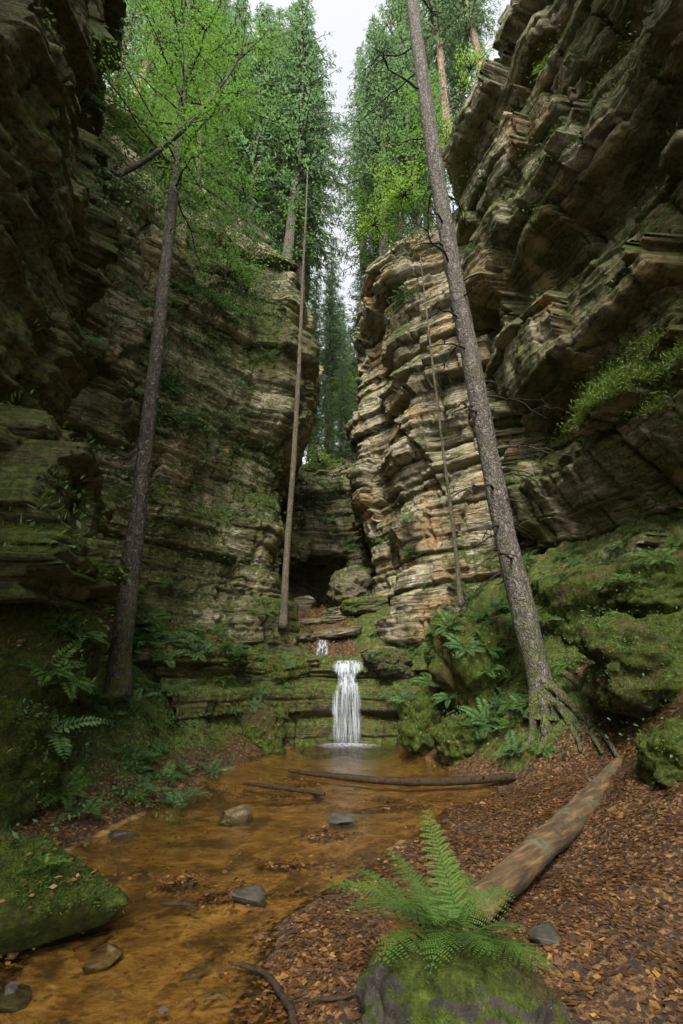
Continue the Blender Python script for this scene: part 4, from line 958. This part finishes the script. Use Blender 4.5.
leafy(spots([(250, 630), (450, 610), (420, 745), (250, 745)], 160, 8, .1), 12, .06, 4, .12)
leafy(spots([(350, 220), (450, 220), (450, 340), (400, 600), (350, 600)], 110, 9, .35), 12, .09, 5, .15)
leafy(spots([(285, 460), (345, 460), (350, 600), (285, 550)], 90, 10, .2), 14, .13, 6, .25)
leafy(spots([(80, 690), (190, 770), (130, 840), (80, 830)], 150, 11, .0), 14, .05, 7, .1)
stuff('undergrowth', ug, FERN_D, 'small leafy undergrowth on the damp rock and banks', 'undergrowth')
# short moss pile on the close rocks
ug = MB()
def pile(sp, n, L, seed, spread):
    r = RS(seed)
    for loc, nrm, hb in sp:
        c = np.array(loc)+r.normal(size=(n, 3))*spread; nn = np.array(nrm); c -= nn*((c-np.array(loc))@nn)[:, None]
        ug.leafs(c-nn*.006, nn+r.normal(size=(n, 3))*.6, r.normal(size=(n, 3)), L*r.uniform(.5, 1.4, n), L*.22, np.clip(r.rand()*.6+r.rand(n)*.4, 0, 1))
pile(spots([(0, 830), (60, 840), (125, 890), (100, 925), (0, 930)], 900, 12, .25, ('mossy_slab',), .1), 12, .022, 1, .018)
pile(spots([(375, 930), (560, 930), (560, 1023), (375, 1023)], 220, 13, .4, ('fern_rock',), .1), 10, .018, 2, .014)
pile(spots([(400, 750), (430, 610), (683, 520), (683, 790), (620, 740), (540, 700), (470, 760)], 1300, 31, -.3, ('mossy_rock', 'ground'), .3), 16, .032, 5, .045)
pile(spots([(90, 600), (330, 600), (330, 745), (200, 760), (90, 700)], 700, 32, -.1, ('mossy_rock', 'ground', 'mossy_block', 'falls_ledge'), .3), 14, .032, 6, .05)
pile(spots([(0, 590), (85, 590), (85, 800), (0, 800)], 1100, 14, -.2, ('mossy_boulder',), .1), 12, .03, 3, .03)
stuff('moss', ug, leaf_mat('moss_pile', (.012, .022, .004), (.04, .07, .008), (.1, .14, .016), .2, .9), 'short fuzzy moss growing on the rocks and banks', 'moss')
# ------------------------------------------------------------------ air
EXPO = 1.85
# ------------------------------------------------------------------ camera, light, world
cam = bpy.data.cameras.new('camera'); co = bpy.data.objects.new('camera', cam); C.objects.link(co)
cam.sensor_fit = 'VERTICAL'; cam.sensor_height = 36; cam.sensor_width = 24; cam.lens = 16
cam.clip_start = .05; cam.clip_end = 500
co.location = (0, 0, CAM_H); co.rotation_euler = (R(90)+PITCH, 0, 0); SC.camera = co
EL, AZ = R(47), R(187)     # azimuth clockwise from +Y
sd = Vector((math.sin(AZ)*math.cos(EL), math.cos(AZ)*math.cos(EL), math.sin(EL)))
sl = bpy.data.lights.new('sun', 'SUN'); sl.energy = 1.5; sl.angle = R(14); sl.color = (1, .96, .9)
so = bpy.data.objects.new('sun', sl); C.objects.link(so); so.rotation_euler = sd.to_track_quat('Z', 'Y').to_euler()
wd = bpy.data.worlds.new('World'); SC.world = wd; wd.use_nodes = True
nt = wd.node_tree; bg = nt.nodes['Background']
sky = nt.nodes.new('ShaderNodeTexSky'); sky.sky_type = 'NISHITA'; sky.sun_disc = False
sky.sun_elevation = EL; sky.sun_rotation = AZ; sky.dust_density = 4; sky.air_density = 1.
hs = nt.nodes.new('ShaderNodeHueSaturation'); hs.inputs['Saturation'].default_value = .15
nt.links.new(sky.outputs[0], hs.inputs['Color']); nt.links.new(hs.outputs[0], bg.inputs[0]); bg.inputs[1].default_value = .13
SC.view_settings.view_transform = 'Standard'; SC.view_settings.look = 'None'; SC.view_settings.gamma = 1
SC.view_settings.exposure = EXPO if 'EXPO' in globals() else 0.6
SC.cycles.max_bounces = 8; SC.cycles.transparent_max_bounces = 24
SC.cycles.use_denoising = True
